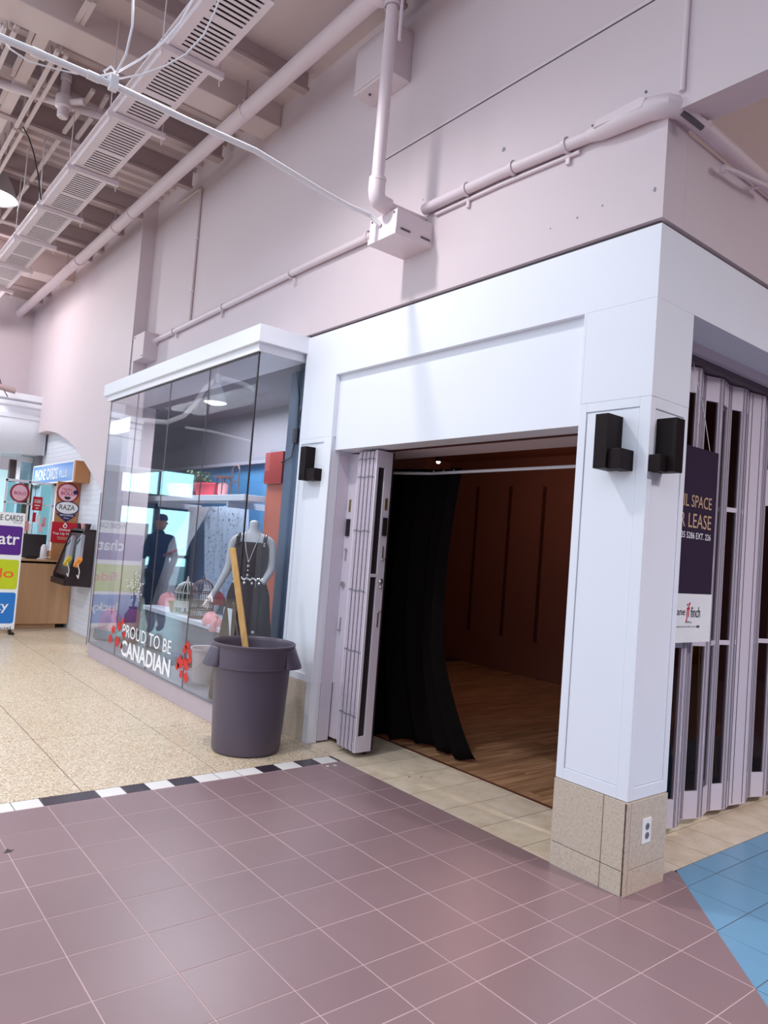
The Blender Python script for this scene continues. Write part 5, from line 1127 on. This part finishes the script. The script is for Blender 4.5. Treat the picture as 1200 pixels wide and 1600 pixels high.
y = on(60, 740, x=XF).y; obj('speaker_box', MB().box(XF-.05, XF+.3, y-.12, y+.12, 2.2, zb), M['frame'], sf); ya = on(23, 780, x=XF).y; yb_ = on(50, 780, x=XF).y; obj('pane', MB().box(XF-.005, XF+.005, ya, yb_, .1, zb), M['paneK'], sf); obj('rail', MB().box(XF-.03, XF+.03, ya, yb_, zb-.12, zb-.02).box(XF-.03, XF+.03, ya, yb_, 2.2, 2.24).box(XF-.03, XF+.03, ya, yb_, 0, .2), M['trimw'], sf)
obj('glow_backdrop', MB().box(XF-.8, XF-.78, .6, 2.2, .9, 2.5), M['cyanglow'], sf, 'glowing backdrop added behind the glass')  # emission paints the brightness seen through the shop glass
pp = thing('pipe_bracket', 'short grey pipe on a wire above the curved fascia at the left edge', 'pipe', tuple(on(12, 607, x=-9.5))); obj('tube', MB().tube([on(-12, 601, x=-9.5), on(24, 611, x=-9.5)], .05, 12), M['deckd'], pp, smooth=True); obj('wire', MB().tube([on(-4, 580, x=-9.5), on(3, 604, x=-9.5), on(12, 620, x=-9.5)], .008, 6), M['black'], pp)

# ------------------------------------------------------------------ entrance opposite the glass, seen mirrored in it
XE = -12.5
we = struct('wall_entrance', MB().box(XE-.2, XE, -7, .3, 3.0, 7.5).box(XE-.25, XE+.05, -.78, -.3, 0, 3.0).box(XE-.2, XE, -.3, .3, 0, 3.0).box(XE-.2, XE, -7, -2.58, 0, 3.0).box(XE-.2, XE, -2.58, -.7, 2.2, 2.42), M['upg'])
for k in range(2):
    y1 = -.78-.9*k; y0 = y1-.9
    wn = thing('door_%d' % (k+1), None, None, (XE, y0, 0)); wn['kind'] = 'structure'
    obj('stile', MB().box(XE-.1, XE-.02, y0, y0+.07, 0, 2.2).box(XE-.1, XE-.02, y1-.07, y1, 0, 2.2).box(XE-.1, XE-.02, y0, y1, 2.08, 2.2).box(XE-.1, XE-.02, y0, y1, 0, .3).box(XE-.1, XE-.02, y0, y1, .95, 1.02), M['dframe'], wn)
    obj('pane', MB().box(XE-.065, XE-.055, y0+.07, y1-.07, .3, 2.08), M['paneK'], wn)
    obj('transom_bar', MB().box(XE-.1, XE-.02, y0-.025, y0+.025, 2.42, 3.0), M['frame'], wn); obj('transom_pane', MB().box(XE-.065, XE-.055, y0, y1, 2.42, 3.0), M['paneK'], wn)
struct('added_end_wall', MB().box(2.03, 9.5, 7.4, 7.6, 0, 6), M['far'])  # unseen wall, added to keep bright sky out of poster and glass reflections
struct('added_far_wall', MB().box(9.5, 9.8, -7, 7.5, 0, 6), M['far'])  # unseen wall, added so the door glass mirrors something dark
obj('added_dark_band', MB().box(9.44, 9.5, -6, 7, .2, 2.8), M['farw'], bpy.data.objects['added_far_wall'])  # added band, darkened for the same reflections
highbay('high bay lamp by the entrance, seen mirrored in the window display glass', refl(338, 622, -10.6)+Vector((0, 0, -.1)), .26)
fx = [refl(u, v, -11.2) for u, v in ((165, 656), (190, 655), (225, 657), (262, 660), (288, 650), (305, 632), (322, 606), (338, 594), (352, 592), (380, 600), (405, 612), (440, 618))]
ft = thing('flexible_duct', 'white snaking flexible duct over the entrance, seen mirrored in the display glass', 'duct', tuple(fx[4])); obj('tube', MB().tube(fx, .055, 12), M['pipew'], ft, smooth=True)
rd_ = [refl(u, v, -11.6) for u, v in ((290, 668), (330, 674), (395, 690))]; obj('support_rod', MB().tube(rd_, .03, 8), M['pipew'], ft)
# man in a navy jacket and cap walking to the entrance
pe = thing('person', 'person in navy jacket and peaked cap walking, seen mirrored in the display glass', 'person', (-6.9, refl(252, 850, -6.9).y, 0), R_(-90))
J = [(0,0,.95),(0,0,1.08),(0,-.01,1.28),(0,-.01,1.43),(0,-.02,1.53),(0,-.05,1.60),
     (.17,-.01,1.45),(.24,.03,1.17),(.24,-.12,.95),(-.17,-.01,1.45),(-.25,-.02,1.17),(-.22,-.24,1.02),
     (.10,0,.90),(.11,-.10,.50),(.11,.06,.10),(.11,-.09,.045),(-.10,0,.90),(-.11,.06,.50),(-.11,.22,.12),(-.11,.10,.045)]
Ed = [(0,1),(1,2),(2,3),(3,4),(4,5),(3,6),(6,7),(7,8),(3,9),(9,10),(10,11),(0,12),(12,13),(13,14),(14,15),(0,16),(16,17),(17,18),(18,19)]
Rd = [(.16,.13),(.165,.135),(.18,.14),(.15,.115),.065,.06,.085,.062,.05,.085,.062,.05,.10,.075,.058,.045,.10,.075,.058,.045]
body = skinned('body', J, Ed, Rd, M['navycl'], pe)
hd = MB().ball((0, -.05, 1.70), .105, 18, 14, 1.22); hd.v = [(x*.82, y, z) for x, y, z in hd.v]
hh = obj('head', hd, M['flesh'], pe, smooth=True, local=True)
obj('nose', MB().prism([(-.015, -.148, 1.72), (.015, -.148, 1.72), (.018, -.15, 1.68), (-.018, -.15, 1.68)], (0, -.022, -.006)), M['flesh'], hh, local=True); obj('eye', MB().ball((.032, -.143, 1.725), .012).ball((-.032, -.143, 1.725), .012), M['ink'], hh, local=True); obj('ear', MB().ball((.088, -.045, 1.70), .024).ball((-.088, -.045, 1.70), .024), M['flesh'], hh, local=True); obj('mouth', MB().box(-.022, .022, -.152, -.146, 1.645, 1.652), M['redi'], hh, local=True)
cp = MB().lathe([(.112, 1.745), (.110, 1.79), (.085, 1.83), (.03, 1.845)], 20, (0, -.045), ex=.86); cp.prism([(.075, -.12, 1.745), (.06, -.22, 1.735), (-.06, -.22, 1.735), (-.075, -.12, 1.745)], (0, 0, .012)); obj('cap', cp, M['navy'], hh, smooth=True, local=True)
for sx, hc in ((1, (.24, -.15, .90)), (-1, (-.215, -.30, 1.0))):
    V = [hc, (hc[0], hc[1]-.04, hc[2]-.05)]; E_ = [(0, 1)]; Rr = [.028, .03]
    for q in range(4): o_ = (q-1.5)*.018; V += [(hc[0]+o_, hc[1]-.06, hc[2]-.085), (hc[0]+o_, hc[1]-.045, hc[2]-.12+.006*abs(q-1))]; E_ += [(1, 2+2*q), (2+2*q, 3+2*q)]; Rr += [.0095, .008]
    V += [(hc[0]-sx*.035, hc[1]-.05, hc[2]-.05), (hc[0]-sx*.04, hc[1]-.065, hc[2]-.08)]; E_ += [(0, 10), (10, 11)]; Rr += [.011, .009]
    skinned('hand', V, E_, Rr, M['flesh'], pe, sub=1)
lg = MB()
sk_ = skinned('trousers', [(0,0,.93),(.10,0,.88),(.11,-.10,.50),(.11,.06,.12),(-.10,0,.88),(-.11,.06,.50),(-.11,.22,.14)], [(0,1),(1,2),(2,3),(0,4),(4,5),(5,6)], [(.168,.14),.112,.084,.072,.112,.084,.072], M['trous'], pe)

# ------------------------------------------------------------------ small wear: paint chips on the wall, scuffs on the tiles
def chip(u, v, r, seed):
    q = on(u, v, y=YA-.0012); rr_ = random.Random(seed); P = [(q.x+r*rr_.uniform(.4, 1)*math.cos(6.283*k/9), YA-.0012, q.z+r*1.3*rr_.uniform(.4, 1)*math.sin(6.283*k/9)) for k in range(9)]
    obj('paint_chip', MB().prism(P, (0, .0008, 0)), M['frame'], wf)
for k, (u, v, r) in enumerate(((787, 233, .018), (1023, 296, .014), (941, 321, .007), (902, 340, .009), (860, 357, .006), (661, 312, .006))): chip(u, v, r, k)
def scuff(u, v, r, m, seed):
    q = on(u, v, z=.0); rr_ = random.Random(seed); obj('scuff_mark', MB().prism([(q.x+r*rr_.uniform(.3, 1)*math.cos(6.283*k/10), q.y+r*rr_.uniform(.3, 1)*math.sin(6.283*k/10), .0004) for k in range(10)], (0, 0, .0004)), m, floor)
scuff(14, 1330, .03, M['kblack'], 3); scuff(512, 1197, .02, M['twhite'], 4); scuff(523, 1196, .018, M['twhite'], 5); scuff(639, 1214, .012, M['kblack'], 6); scuff(658, 1214, .012, M['kblack'], 7)
